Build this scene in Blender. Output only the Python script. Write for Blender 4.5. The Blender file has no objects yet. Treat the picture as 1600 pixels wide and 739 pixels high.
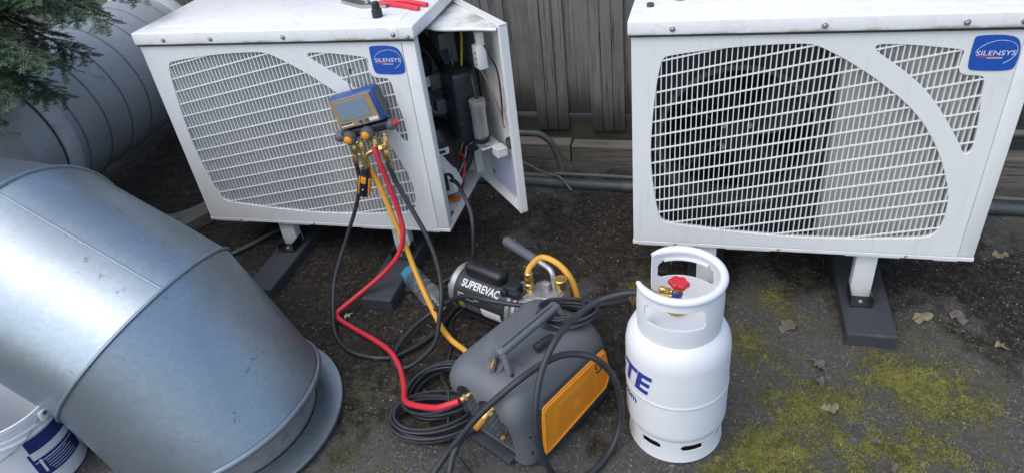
import bpy, bmesh, math, random
from mathutils import Vector, Matrix, noise
R = math.radians
rnd = random.Random(7)
S = bpy.context.scene
COL = S.collection

# ------------------------------------------------------------------ camera
cam_d = bpy.data.cameras.new('camera'); cam = bpy.data.objects.new('camera', cam_d); COL.objects.link(cam)
cam_d.sensor_fit = 'HORIZONTAL'; cam_d.sensor_width = 36.0; cam_d.lens = 24.84; cam_d.clip_start = 0.05; cam_d.clip_end = 500
PITCH, ROLL, YAW = 0.60125, 0.13077, 0.31833
def cam_matrix():
    fw = Vector((0, math.cos(PITCH), -math.sin(PITCH))); up = Vector((0, math.sin(PITCH), math.cos(PITCH))); rt = Vector((1, 0, 0))
    Z = Matrix.Rotation(YAW, 3, 'Z'); fw, up, rt = Z @ fw, Z @ up, Z @ rt
    u2 = math.cos(ROLL) * up + math.sin(ROLL) * rt; r2 = math.cos(ROLL) * rt - math.sin(ROLL) * up
    m = Matrix((r2, u2, -fw)).transposed().to_4x4(); m.translation = (0, 0, 1.769); return m
cam.matrix_world = cam_matrix(); S.camera = cam

# ------------------------------------------------------------------ light
SUN_EL, SUN_AZ = 58.0, -125.0          # soft overcast light from above, behind and left of the camera
world = bpy.data.worlds.new('World'); S.world = world; world.use_nodes = True
wn = world.node_tree; wn.nodes.clear()
sky = wn.nodes.new('ShaderNodeTexSky'); sky.sky_type = 'NISHITA'; sky.sun_disc = False
sky.sun_elevation = R(SUN_EL); sky.sun_rotation = R(90 - SUN_AZ); sky.air_density = 1.0; sky.dust_density = 2.5; sky.ozone_density = 1.6
bg = wn.nodes.new('ShaderNodeBackground'); bg.inputs[1].default_value = 0.15
wo = wn.nodes.new('ShaderNodeOutputWorld'); wn.links.new(sky.outputs[0], bg.inputs[0]); wn.links.new(bg.outputs[0], wo.inputs[0])
sd = bpy.data.lights.new('sun', 'SUN'); sd.energy = 0.75; sd.angle = R(100); sd.color = (1.0, 0.965, 0.895)
sun = bpy.data.objects.new('sun', sd); COL.objects.link(sun)
sdir = Vector((math.cos(R(SUN_EL)) * math.cos(R(SUN_AZ)), math.cos(R(SUN_EL)) * math.sin(R(SUN_AZ)), math.sin(R(SUN_EL))))
sun.rotation_euler = (-sdir).to_track_quat('-Z', 'Y').to_euler(); sun.location = sdir * 20
S.view_settings.view_transform = 'Standard'; S.view_settings.look = 'None'; S.view_settings.exposure = 0.72; S.view_settings.gamma = 1.0
S.view_settings.use_curve_mapping = False
S.cycles.max_bounces = 7; S.cycles.diffuse_bounces = 3; S.cycles.glossy_bounces = 3; S.cycles.transmission_bounces = 7; S.cycles.use_adaptive_sampling = True; S.cycles.adaptive_threshold = .02

# ------------------------------------------------------------------ materials
def new_mat(name):
    m = bpy.data.materials.new(name); m.use_nodes = True
    nt = m.node_tree; b = nt.nodes['Principled BSDF']
    return m, nt, b
def N(nt, t, **kw):
    n = nt.nodes.new(t)
    for k, v in kw.items(): setattr(n, k, v)
    return n
def coords(nt, kind='Object', scale=(1, 1, 1)):
    tc = N(nt, 'ShaderNodeTexCoord'); mp = N(nt, 'ShaderNodeMapping'); mp.inputs['Scale'].default_value = scale
    nt.links.new(tc.outputs[kind], mp.inputs['Vector']); return mp.outputs[0]
def noise_tex(nt, vec, scale, detail=4, rough=.55, dist=0.0):
    n = N(nt, 'ShaderNodeTexNoise'); n.inputs['Scale'].default_value = scale; n.inputs['Detail'].default_value = detail
    n.inputs['Roughness'].default_value = rough; n.inputs['Distortion'].default_value = dist
    nt.links.new(vec, n.inputs['Vector']); return n.outputs[0]
def ramp(nt, fac, lo, hi, smooth=True):
    n = N(nt, 'ShaderNodeMapRange'); n.inputs['From Min'].default_value = lo; n.inputs['From Max'].default_value = hi; n.clamp = True
    if smooth: n.interpolation_type = 'SMOOTHSTEP'
    nt.links.new(fac, n.inputs['Value']); return n.outputs[0]
def mixc(nt, fac, a, b, blend='MIX'):
    n = N(nt, 'ShaderNodeMix', data_type='RGBA', blend_type=blend)
    for i, v in ((0, fac), (6, a), (7, b)):
        if hasattr(v, 'is_output'): nt.links.new(v, n.inputs[i])
        elif i == 0: n.inputs[0].default_value = v
        else: n.inputs[i].default_value = (*v, 1) if len(v) == 3 else v
    return n.outputs[2]
def mathn(nt, op, a, b=0.5, clamp=False):
    n = N(nt, 'ShaderNodeMath', operation=op); n.use_clamp = clamp
    for i, v in ((0, a), (1, b)):
        if hasattr(v, 'is_output'): nt.links.new(v, n.inputs[i])
        else: n.inputs[i].default_value = v
    return n.outputs[0]
def bump(nt, b, h, strength=.3, dist=.002, prev=None):
    n = N(nt, 'ShaderNodeBump'); n.inputs['Strength'].default_value = strength; n.inputs['Distance'].default_value = dist
    nt.links.new(h, n.inputs['Height'])
    if prev is not None: nt.links.new(prev, n.inputs['Normal'])
    nt.links.new(n.outputs[0], b.inputs['Normal']); return n.outputs[0]
def plain(name, col, rough=.5, metal=0.0, var=.12, scale=30, bmp=.15, dirt=None, dirt_amt=(.55, .75), bscale=None, spec=.5, coat=0):
    m, nt, b = new_mat(name); v = coords(nt)
    n1 = noise_tex(nt, v, scale, 5, .6)
    c = mixc(nt, n1, tuple(x * (1 - var) for x in col), tuple(min(1, x * (1 + var)) for x in col))
    if dirt:
        n2 = ramp(nt, noise_tex(nt, v, scale * .35, 6, .7, .4), *dirt_amt); c = mixc(nt, n2, c, dirt)
    nt.links.new(c, b.inputs['Base Color'])
    b.inputs['Metallic'].default_value = metal
    r = N(nt, 'ShaderNodeMapRange'); r.inputs['To Min'].default_value = max(0.02, rough - .08); r.inputs['To Max'].default_value = min(1, rough + .08)
    nt.links.new(n1, r.inputs['Value']); nt.links.new(r.outputs[0], b.inputs['Roughness'])
    b.inputs['Specular IOR Level'].default_value = spec
    if coat: b.inputs['Coat Weight'].default_value = coat
    if bmp: bump(nt, b, noise_tex(nt, v, bscale or scale * 6, 3), bmp, .001)
    return m

def white_paint(name, base=(.735, .75, .73), streak=.5, top=False):
    m, nt, b = new_mat(name); v = coords(nt)
    # rain streaks: noise stretched along z
    sv = coords(nt, 'Object', (60, 60, 3)); st = ramp(nt, noise_tex(nt, sv, 1.0, 5, .65), .5, .8)
    gr = ramp(nt, noise_tex(nt, v, 9, 8, .7, .6), .55, .8)
    c = mixc(nt, mathn(nt, 'MULTIPLY', st, .32 * streak), base, (.40, .41, .36))
    c = mixc(nt, mathn(nt, 'MULTIPLY', gr, .35 * streak), c, (.42, .41, .35))
    fl = ramp(nt, noise_tex(nt, v, 160, 3, .6), .68, .76)
    c = mixc(nt, mathn(nt, 'MULTIPLY', fl, .5 * streak), c, (.22, .21, .18))
    if top:
        wv = noise_tex(nt, coords(nt, 'Object', (1, 3.2, 1)), 7, 9, .75, 1.6)
        wr = ramp(nt, wv, .50, .56); wr2 = ramp(nt, wv, .60, .54); line = mathn(nt, 'MULTIPLY', wr, wr2)
        msk = ramp(nt, noise_tex(nt, v, 4, 3), .42, .6)
        c = mixc(nt, mathn(nt, 'MULTIPLY', mathn(nt, 'MULTIPLY', line, msk), .32), c, (.45, .45, .44))
        c = mixc(nt, mathn(nt, 'MULTIPLY', ramp(nt, noise_tex(nt, v, 14, 7, .7), .56, .72), .4), c, (.5, .5, .47))
        sx = N(nt, 'ShaderNodeSeparateXYZ'); nt.links.new(v, sx.inputs[0])      # brown run-off stain along the lower edge of the lid skirt
        zl = mathn(nt, 'ADD', sx.outputs[2], mathn(nt, 'MULTIPLY', noise_tex(nt, coords(nt, 'Object', (9, 9, 2)), 3, 5, .7), -.016))
        c = mixc(nt, mathn(nt, 'MULTIPLY', mathn(nt, 'MULTIPLY', ramp(nt, zl, .770, .757), ramp(nt, noise_tex(nt, v, 5, 4), .42, .6)), .8), c, (.30, .25, .15))
    nt.links.new(c, b.inputs['Base Color'])
    b.inputs['Roughness'].default_value = .42; b.inputs['Specular IOR Level'].default_value = .45
    bump(nt, b, noise_tex(nt, v, 350 if not top else 60, 4), .12 if not top else .3, .0006 if not top else .0015)
    return m

def galvanised(name, base=(.46, .50, .55), rough=.36, dirt=.3, metal=.82):
    m, nt, b = new_mat(name); v = coords(nt)
    vo = N(nt, 'ShaderNodeTexVoronoi'); vo.inputs['Scale'].default_value = 95; nt.links.new(v, vo.inputs['Vector'])
    cell = N(nt, 'ShaderNodeSeparateColor'); nt.links.new(vo.outputs['Color'], cell.inputs[0])
    big = noise_tex(nt, v, 2.6, 6, .65, .5)
    c = mixc(nt, cell.outputs[0], tuple(x * .945 for x in base), tuple(x * 1.06 for x in base))
    c = mixc(nt, ramp(nt, big, .42, .68), c, tuple(x * .88 for x in base))
    sp = ramp(nt, noise_tex(nt, v, 9, 10, .80, .9), .60, .65)
    c = mixc(nt, mathn(nt, 'MULTIPLY', sp, dirt), c, (.16, .17, .18))
    sm = ramp(nt, noise_tex(nt, v, 30, 8, .8, 1.2), .63, .70); sm = mathn(nt, 'MULTIPLY', sm, ramp(nt, noise_tex(nt, v, 3.1, 3), .5, .62))
    c = mixc(nt, mathn(nt, 'MULTIPLY', sm, .7), c, (.66, .68, .70))
    scr = ramp(nt, noise_tex(nt, coords(nt, 'Object', (14, 90, 30)), 2.2, 4, .6, .3), .70, .74)
    c = mixc(nt, mathn(nt, 'MULTIPLY', scr, .35), c, (.72, .74, .76))
    nt.links.new(c, b.inputs['Base Color'])
    b.inputs['Metallic'].default_value = metal
    rr = N(nt, 'ShaderNodeMapRange'); rr.inputs['To Min'].default_value = rough - .07; rr.inputs['To Max'].default_value = rough + .16
    nt.links.new(mathn(nt, 'ADD', mathn(nt, 'MULTIPLY', big, .6), mathn(nt, 'MULTIPLY', sp, .4)), rr.inputs['Value']); nt.links.new(rr.outputs[0], b.inputs['Roughness'])
    n0 = bump(nt, b, noise_tex(nt, v, 3.2, 3), .30, .012)
    bump(nt, b, cell.outputs[0], .03, .0006, n0)
    return m

def wood(name, a, bcol, algae=(.05, .055, .035), axis='Z', low=None, rough=.85):
    m, nt, b = new_mat(name)
    sc = {'Z': (60, 60, 2.2), 'X': (2.2, 60, 60), 'Y': (60, 2.2, 60)}[axis]
    oi = N(nt, 'ShaderNodeObjectInfo'); tc = N(nt, 'ShaderNodeTexCoord')
    ad = N(nt, 'ShaderNodeVectorMath', operation='ADD'); off = N(nt, 'ShaderNodeCombineXYZ')
    for i in range(3): nt.links.new(mathn(nt, 'MULTIPLY', oi.outputs['Random'], 7.3 + i * 3), off.inputs[i])
    nt.links.new(tc.outputs['Object'], ad.inputs[0]); nt.links.new(off.outputs[0], ad.inputs[1])
    mp = N(nt, 'ShaderNodeMapping'); mp.inputs['Scale'].default_value = sc; nt.links.new(ad.outputs[0], mp.inputs['Vector'])
    g = noise_tex(nt, mp.outputs[0], 1.5, 8, .7, .3)
    c = mixc(nt, ramp(nt, g, .3, .72), a, bcol)
    c = mixc(nt, ramp(nt, g, .44, .36), c, tuple(x * .35 for x in a))
    pale = ramp(nt, noise_tex(nt, ad.outputs[0], 22, 7, .75), .55, .75); c = mixc(nt, mathn(nt, 'MULTIPLY', pale, .45), c, (.25, .25, .23))
    alg = ramp(nt, noise_tex(nt, ad.outputs[0], 6, 5, .65), .45, .7); c = mixc(nt, mathn(nt, 'MULTIPLY', alg, .4), c, algae)
    c = mixc(nt, mathn(nt, 'MULTIPLY', oi.outputs['Random'], .4), c, tuple(x * .55 for x in a))
    if low is not None:   # splash-back mould on the lowest part of the boards
        sx = N(nt, 'ShaderNodeSeparateXYZ'); nt.links.new(tc.outputs['Object'], sx.inputs[0])
        zz = mathn(nt, 'ADD', sx.outputs[2], mathn(nt, 'MULTIPLY', noise_tex(nt, mp.outputs[0], 1.2, 5), -.12))
        c = mixc(nt, mathn(nt, 'MULTIPLY', ramp(nt, zz, low, low - .24), .88), c, (.03, .031, .025))
    nt.links.new(c, b.inputs['Base Color']); b.inputs['Roughness'].default_value = rough; b.inputs['Specular IOR Level'].default_value = .25
    bump(nt, b, g, .6, .003)
    return m

M = {}
M['white'] = white_paint('white_enamel', streak=.95)
M['white_lid'] = white_paint('white_lid_paint', (.815, .825, .81), .6, True)
M['white_bar'] = plain('white_plastic_coated_bar', (.78, .79, .77), .4, 0, .06, 40, .05)
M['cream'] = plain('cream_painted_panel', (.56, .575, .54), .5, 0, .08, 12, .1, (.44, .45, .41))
M['shroud'] = plain('dark_shroud', (.045, .048, .052), .5, .3, .35, 20, .2)
M['black'] = plain('black_paint', (.014, .015, .017), .38, 0, .3, 20, .1)
M['rubber'] = plain('black_rubber', (.024, .027, .032), .48, 0, .35, 25, .25, (.075, .072, .068), (.55, .8))
M['blackplastic'] = plain('black_plastic', (.018, .021, .027), .38, 0, .3, 25, .2)
M['pad'] = plain('recycled_rubber_beam', (.043, .048, .056), .6, 0, .3, 14, .5, (.085, .088, .085), (.55, .8), 120)
M['galv'] = galvanised('galvanised_sheet', (.325, .385, .43), .40, 1.0)
M['galv_old'] = galvanised('weathered_galvanised_sheet', (.56, .61, .665), .50, .3, .5)
M['galv_band'] = galvanised('galvanised_band', (.56, .59, .63), .5, .5)
M['tape'] = plain('aluminium_tape', (.66, .69, .74), .5, .1, .15, 14, .4, (.25, .25, .27), (.58, .75))
M['rib_grey'] = plain('dark_grey_rib', (.26, .29, .325), .55, .5, .3, 20, .3, (.13, .14, .15))  # ribs in a darker grey than the duct sheet around them
M['sealant'] = plain('grey_sealant', (.24, .235, .225), .75, 0, .3, 25, .5, (.10, .095, .09))
M['rust'] = plain('rusty_seam', (.10, .06, .05), .85, 0, .4, 40, .6)
M['steel'] = plain('zinc_screw', (.42, .42, .40), .35, .9, .25, 60, .1, (.14, .12, .09))
M['alu'] = plain('cast_aluminium', (.50, .51, .51), .42, .75, .2, 22, .35, (.26, .26, .25), (.5, .75), 260)
M['brass'] = plain('brass', (.62, .43, .16), .3, .9, .2, 60, .1, (.26, .17, .07), (.55, .8))
M['red_hose'] = plain('red_hose_rubber', (.60, .028, .045), .48, 0, .18, 18, .25, (.30, .05, .045), (.56, .8))
M['yellow_hose'] = plain('yellow_hose_rubber', (.70, .36, .04), .5, 0, .15, 18, .25, (.34, .20, .06), (.56, .8))
M['red_grip'] = plain('red_grip_plastic', (.70, .025, .05), .32, 0, .1, 30, .05)
M['machine'] = plain('slate_grey_moulded_plastic', (.115, .126, .138), .48, 0, .16, 14, .35, (.20, .21, .22), (.55, .78), 900)
M['machine_dark'] = plain('charcoal_moulded_plastic', (.035, .042, .052), .5, 0, .2, 20, .3, None, (.5, .7), 700)
M['orange'] = plain('orange_plastic_panel', (.86, .31, .018), .38, 0, .07, 16, .2, (.66, .24, .03), (.58, .8), 500)
M['orange_knob'] = plain('orange_plastic', (.80, .30, .02), .4, 0, .08, 30, .1)
M['blue_case'] = plain('blue_plastic_case', (.028, .075, .26), .35, 0, .12, 25, .15)
M['gold'] = plain('gold_face_plate', (.40, .29, .16), .38, .25, .1, 30, .05)
M['badge_blue'] = plain('blue_badge_enamel', (.018, .085, .40), .28, 0, .06, 25, 0)
M['ink_white'] = plain('white_print', (.72, .74, .76), .5, 0, .05, 30, 0)
M['ink_red'] = plain('red_print', (.62, .05, .05), .5, 0, .05, 30, 0)
M['ink_blue'] = plain('blue_print', (.018, .045, .33), .4, 0, .1, 30, 0)
M['ink_navy'] = plain('navy_label', (.016, .028, .15), .45, 0, .2, 40, 0, (.10, .13, .26), (.6, .75))
M['ink_dark'] = plain('dark_print', (.02, .022, .03), .5, 0, .1, 30, 0)
M['cyl_white'] = plain('white_cylinder_paint', (.74, .765, .775), .36, 0, .04, 10, .08, (.56, .57, .57), (.62, .80), 160, .5)
M['valve_red'] = plain('red_handwheel', (.62, .02, .035), .4, 0, .15, 40, .2)
M['valve_blue'] = plain('blue_valve_cap', (.02, .04, .34), .4, 0, .12, 40, .1)
M['bucket'] = plain('white_bucket_plastic', (.70, .72, .74), .4, 0, .08, 9, .1, (.5, .5, .48), (.58, .8))
M['pvc'] = plain('dark_green_grey_pipe', (.05, .06, .062), .45, 0, .3, 14, .3, (.10, .10, .085), (.5, .7))
M['conduit'] = plain('grey_conduit', (.115, .125, .115), .5, 0, .25, 14, .3, (.07, .075, .06), (.5, .7))
M['wire_yellow'] = plain('yellow_green_wire', (.45, .40, .04), .45, 0, .1, 30, 0)
M['wire_brown'] = plain('brown_wire', (.30, .14, .06), .45, 0, .1, 30, 0)
M['wire_blue'] = plain('blue_wire', (.05, .13, .24), .45, 0, .1, 30, 0)
M['wire_red'] = plain('red_wire', (.55, .03, .03), .4, 0, .1, 30, 0)
M['orange_tag'] = plain('orange_tape', (.7, .2, .02), .5, 0, .1, 30, 0)
M['grey_box'] = plain('grey_plastic_box', (.10, .105, .115), .5, 0, .15, 30, .15)
M['paper'] = plain('printed_paper', (.62, .64, .70), .7, 0, .06, 20, .1, (.48, .50, .58))
M['lavender'] = plain('pale_lilac_label', (.50, .52, .68), .45, 0, .05, 8, .05, (.58, .60, .72))
M['motor'] = plain('black_motor_label', (.03, .033, .038), .4, 0, .2, 25, .15, (.07, .07, .075), (.6, .8))
M['bark'] = plain('bark', (.09, .065, .045), .9, 0, .4, 25, .8)
M['leaf_dead'] = plain('dead_leaf_tan', (.22, .19, .115), .8, 0, .4, 35, .5, (.09, .07, .04), (.45, .65))
M['leaf_grey'] = plain('dead_leaf_grey', (.13, .112, .088), .8, 0, .4, 35, .5, (.05, .042, .034), (.45, .65))
M['chip'] = plain('pale_grit', (.36, .35, .31), .8, 0, .5, 60, .2)
M['stone'] = plain('dark_grit', (.055, .052, .048), .85, 0, .6, 40, .3)
M['moss'] = plain('moss', (.29, .28, .075), .9, 0, .5, 60, .3, (.12, .12, .03), (.42, .68))
M['fence'] = wood('weathered_fence_timber', (.150, .146, .133), (.265, .258, .238), (.10, .10, .08), 'Z', .18)
M['sleeper'] = wood('old_sleeper_timber', (.13, .12, .10), (.24, .22, .18), (.05, .05, .032), 'X')
M['plinth'] = wood('dark_plinth_timber', (.05, .05, .042), (.085, .083, .07), (.035, .04, .025), 'X')
# needles
m, nt, b = new_mat('fir_needles'); oi = N(nt, 'ShaderNodeObjectInfo'); v = coords(nt)
c = mixc(nt, ramp(nt, noise_tex(nt, v, 14, 4), .3, .7), (.032, .078, .040), (.085, .15, .080)); c = mixc(nt, mathn(nt, 'MULTIPLY', oi.outputs['Random'], .45), c, (.10, .15, .075))
nt.links.new(c, b.inputs['Base Color']); b.inputs['Roughness'].default_value = .5; M['needle'] = m
# glass / screen
m, nt, b = new_mat('lcd_glass'); b.inputs['Base Color'].default_value = (.20, .26, .32, 1); b.inputs['Roughness'].default_value = .2; b.inputs['Coat Weight'].default_value = .6; M['screen'] = m  # pale blue base colour stands in for sky reflected on the screen
m, nt, b = new_mat('bottle_plastic'); b.inputs['Base Color'].default_value = (.78, .86, .93, 1); b.inputs['Roughness'].default_value = .08; b.inputs['Transmission Weight'].default_value = .92; b.inputs['IOR'].default_value = 1.38; M['pet'] = m
m, nt, b = new_mat('blue_film'); b.inputs['Base Color'].default_value = (.06, .28, .45, 1); b.inputs['Roughness'].default_value = .3; M['film'] = m
# orange panel small print: fine dark flecks in rows
m, nt, b = new_mat('faded_orange_print'); v = coords(nt, 'Object', (190, 1, 60))
br = noise_tex(nt, v, 1.0, 2, .5); rows = N(nt, 'ShaderNodeTexWave', wave_type='BANDS', bands_direction='Z'); rows.inputs['Scale'].default_value = 26
nt.links.new(coords(nt), rows.inputs['Vector'])
f = mathn(nt, 'MULTIPLY', ramp(nt, rows.outputs['Fac'], .35, .6), ramp(nt, br, .42, .55))
nt.links.new(mixc(nt, mathn(nt, 'MULTIPLY', f, .30), (.80, .285, .017), (.26, .09, .02)), b.inputs['Base Color']); b.inputs['Roughness'].default_value = .45; M['print'] = m
# finned coil
m, nt, b = new_mat('finned_coil'); w = N(nt, 'ShaderNodeTexWave', wave_type='BANDS', bands_direction='X'); w.inputs['Scale'].default_value = 90; nt.links.new(coords(nt), w.inputs['Vector'])
nt.links.new(mixc(nt, w.outputs['Fac'], (.012, .012, .014), (.05, .052, .055)), b.inputs['Base Color']); b.inputs['Roughness'].default_value = .6; b.inputs['Metallic'].default_value = .4; M['coil'] = m

# ground: asphalt and black soil, moss painted by two masks with their own shapes
MOSS = [(.70, 1.80, .34, 1.0), (.34, 1.63, .28, .95), (.22, 1.42, .28, .95), (.26, 2.14, .30, .7), (.18, 1.88, .34, .7), (.62, 1.55, .24, .85), (-.95, 1.22, .28, .55), (-1.08, 1.45, .22, .5), (.50, 2.0, .3, .5), (.45, 1.75, .3, .6),
        (-.23, 2.17, .15, .6), (.48, 1.42, .24, .8), (1.35, 2.6, .45, .5), (-.62, 1.15, .16, .5), (.12, 1.35, .16, .85), (.95, 1.7, .24, .45), (1.3, 3.0, .4, .5), (.85, 1.45, .2, .55), (-.85, 1.35, .25, .4)]
SOIL = [(-1.2, 2.0, .8, 1), (-.9, 1.85, .6, 1), (-.3, 2.5, .7, .8), (-.35, 1.75, .45, .8), (1.35, 2.2, .55, 1), (1.2, 1.6, .28, .8), (-.1, 2.2, .35, .6), (.6, 2.65, .6, 1), (-2.5, 2.5, 1.2, 1), (-1.6, 2.6, 1.0, 1)]
def gz(x, y=0):
    xc = max(-4, min(3, x)); return -.037 * (xc + .04)
def ground_h(x, y):
    z = gz(x, y)
    if -4.5 < x < 3 and .4 < y < 3.6:
        z += .008 * (noise.noise(Vector((x * 4, y * 4, 1.3)))) + .004 * noise.noise(Vector((x * 14, y * 14, 5))) + .0016 * noise.noise(Vector((x * 45, y * 45, 9)))
    return z
def mask(lst, x, y):
    s = 0
    for cx, cy, r, a in lst:
        d = math.hypot(x - cx, y - cy) / r
        if d < 1.5: s = max(s, a * max(0, 1 - d * .72))
    return min(1, s)
xs = [-80, -40, -20, -10, -6, -4.5] + [-4.4 + i * .06 for i in range(31)] + [-2.55 + i * .018 for i in range(235)] + [1.72 + i * .06 for i in range(22)] + [3.2, 4, 6, 10, 20, 40, 80]
ys = [-80, -40, -20, -8, -3, -1, 0, .4] + [.5 + i * .06 for i in range(8)] + [.98 + i * .018 for i in range(105)] + [2.88 + i * .05 for i in range(12)] + [3.6, 4, 6, 10, 20, 40, 80]
xs.sort(); ys.sort()
gv = [(x, y, ground_h(x, y)) for y in ys for x in xs]; nx = len(xs)
gf = [(j * nx + i, j * nx + i + 1, (j + 1) * nx + i + 1, (j + 1) * nx + i) for j in range(len(ys) - 1) for i in range(nx - 1)]
gm = bpy.data.meshes.new('ground'); gm.from_pydata(gv, [], gf)
at = gm.attributes.new('moss', 'FLOAT', 'POINT'); at.data.foreach_set('value', [mask(MOSS, v[0], v[1]) for v in gv])
at = gm.attributes.new('soil', 'FLOAT', 'POINT'); at.data.foreach_set('value', [mask(SOIL, v[0], v[1]) for v in gv])
for p in gm.polygons: p.use_smooth = True
m, nt, b = new_mat('asphalt_and_soil'); v = coords(nt)
am = N(nt, 'ShaderNodeAttribute', attribute_name='moss'); asl = N(nt, 'ShaderNodeAttribute', attribute_name='soil')
fine = noise_tex(nt, v, 260, 3, .7); mid = noise_tex(nt, v, 40, 6, .7); big = noise_tex(nt, v, 6, 6, .65, .3)
vo = N(nt, 'ShaderNodeTexVoronoi'); vo.inputs['Scale'].default_value = 190; nt.links.new(v, vo.inputs['Vector'])
agg = N(nt, 'ShaderNodeSeparateColor'); nt.links.new(vo.outputs['Color'], agg.inputs[0])
asp = mixc(nt, ramp(nt, fine, .3, .75), (.036, .034, .032), (.135, .128, .118)); asp = mixc(nt, ramp(nt, agg.outputs[0], .82, .95), asp, (.16, .16, .155))
asp = mixc(nt, ramp(nt, big, .45, .65), asp, (.105, .100, .090))
soil = mixc(nt, ramp(nt, mid, .3, .75), (.010, .009, .008), (.056, .046, .036)); soil = mixc(nt, ramp(nt, agg.outputs[1], .95, .985), soil, (.14, .125, .10))
sf = ramp(nt, mathn(nt, 'ADD', asl.outputs['Fac'], mathn(nt, 'MULTIPLY', mathn(nt, 'SUBTRACT', big, .5), 1.1)), .28, .48)
c = mixc(nt, sf, asp, soil)
mf = mathn(nt, 'ADD', mathn(nt, 'MULTIPLY', am.outputs['Fac'], 1.05), mathn(nt, 'ADD', mathn(nt, 'MULTIPLY', mathn(nt, 'SUBTRACT', big, .5), 1.3), mathn(nt, 'MULTIPLY', mathn(nt, 'SUBTRACT', mid, .5), 2.2)))
mossc = mixc(nt, ramp(nt, fine, .3, .7), (.065, .070, .018), (.33, .32, .085))
film = mathn(nt, 'MULTIPLY', ramp(nt, mf, .25, .85), .5); c = mixc(nt, film, c, (.115, .112, .058))
mm = ramp(nt, mf, .66, .98); c = mixc(nt, mm, c, mossc)
wet = ramp(nt, noise_tex(nt, v, 9, 4), .40, .62)
nt.links.new(c, b.inputs['Base Color'])
rg = N(nt, 'ShaderNodeMapRange'); rg.inputs['To Min'].default_value = .9; rg.inputs['To Max'].default_value = .62; nt.links.new(wet, rg.inputs['Value']); nt.links.new(rg.outputs[0], b.inputs['Roughness'])
b.inputs['Specular IOR Level'].default_value = .3
hgt = mathn(nt, 'ADD', mathn(nt, 'MULTIPLY', fine, .5), mathn(nt, 'ADD', mathn(nt, 'MULTIPLY', mid, .9), mathn(nt, 'MULTIPLY', mm, .5)))
bump(nt, b, hgt, 1.0, .009)
gm.materials.append(m)
ground = bpy.data.objects.new('ground', gm); COL.objects.link(ground); ground['kind'] = 'structure'; ground['label'] = 'dark asphalt and soil ground with yellow green moss patches'

# ------------------------------------------------------------------ mesh helpers
def mesh_obj(name, mesh, mat, parent=None, smooth=False, loc=None, rot=None):
    if mat is not None and len(mesh.materials) == 0: mesh.materials.append(M[mat] if isinstance(mat, str) else mat)
    if smooth:
        for p in mesh.polygons: p.use_smooth = True
        try: mesh.set_sharp_from_angle(angle=R(38))
        except Exception: pass
    o = bpy.data.objects.new(name, mesh); COL.objects.link(o)
    if parent is not None: o.parent = parent
    if loc is not None: o.location = loc
    if rot is not None: o.rotation_euler = rot
    return o
def obj(name, bm, mat, parent=None, smooth=True, loc=None, rot=None):
    me = bpy.data.meshes.new(name); bmesh.ops.recalc_face_normals(bm, faces=bm.faces); bm.to_mesh(me); bm.free()
    return mesh_obj(name, me, mat, parent, smooth, loc, rot)
def thing(name, label, cat, loc=(0, 0, 0), rotz=0, group=None):
    o = bpy.data.objects.new(name, None); COL.objects.link(o); o.location = loc; o.rotation_euler = (0, 0, rotz); o.empty_display_size = .05
    return tag(o, label, cat, group)
def tag(o, label, cat, group=None):
    o['label'] = label; o['category'] = cat
    if group: o['group'] = group
    return o
def box(bm, c, s, bev=0.0, mat=None, seg=2):
    r = bmesh.ops.create_cube(bm, size=1.0); vs = r['verts']
    for v in vs: v.co = Vector((v.co.x * s[0], v.co.y * s[1], v.co.z * s[2]))
    if bev > 0:
        es = list({e for v in vs for e in v.link_edges})
        rr = bmesh.ops.bevel(bm, geom=es, offset=bev, segments=seg, affect='EDGES', profile=.5)
        vs = list({v for f in rr['faces'] for v in f.verts} | {v for v in vs if v.is_valid})
    T = Matrix.Translation(c) @ (mat.to_4x4() if mat is not None else Matrix.Identity(4))
    for v in vs: v.co = T @ v.co
    return bm
def B(c, s, bev=0.0, mat=None): return box(bmesh.new(), c, s, bev, mat)
def frame_from(d):
    d = d.normalized(); a = Vector((0, 0, 1)) if abs(d.z) < .9 else Vector((1, 0, 0))
    x = d.cross(a).normalized(); return x, d.cross(x).normalized()
def lathe(bm, prof, p0, d, seg=24, cap=True):
    """prof: (t along axis, radius)"""
    p0 = Vector(p0); d = Vector(d).normalized(); x, y = frame_from(d); rings = []
    for t, r in prof:
        rings.append([bm.verts.new(p0 + d * t + (x * math.cos(2 * math.pi * k / seg) + y * math.sin(2 * math.pi * k / seg)) * r) for k in range(seg)])
    for a, c in zip(rings, rings[1:]):
        for k in range(seg): bm.faces.new((a[k], a[(k + 1) % seg], c[(k + 1) % seg], c[k]))
    if cap:
        bm.faces.new(rings[0]); bm.faces.new(rings[-1])
    return bm
def LT(prof, p0, d, seg=24, cap=True): return lathe(bmesh.new(), prof, p0, d, seg, cap)
def cyl(bm, p0, p1, r, seg=16, r2=None):
    d = Vector(p1) - Vector(p0); L = d.length; e = min(r * .15, L * .2); r2 = r if r2 is None else r2
    return lathe(bm, [(0, r - e), (e, r), (L - e, r2), (L, r2 - e)], p0, d, seg)
def catmull(pts, n=8):
    P = [Vector(p) for p in pts]; P = [P[0] * 2 - P[1]] + P + [P[-1] * 2 - P[-2]]; out = []
    for i in range(1, len(P) - 2):
        a, b2, c2, d = P[i - 1], P[i], P[i + 1], P[i + 2]
        for k in range(n):
            t = k / n; out.append(.5 * ((2 * b2) + (c2 - a) * t + (2 * a - 5 * b2 + 4 * c2 - d) * t * t + (3 * b2 - a - 3 * c2 + d) * t ** 3))
    out.append(P[-2]); return out
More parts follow.
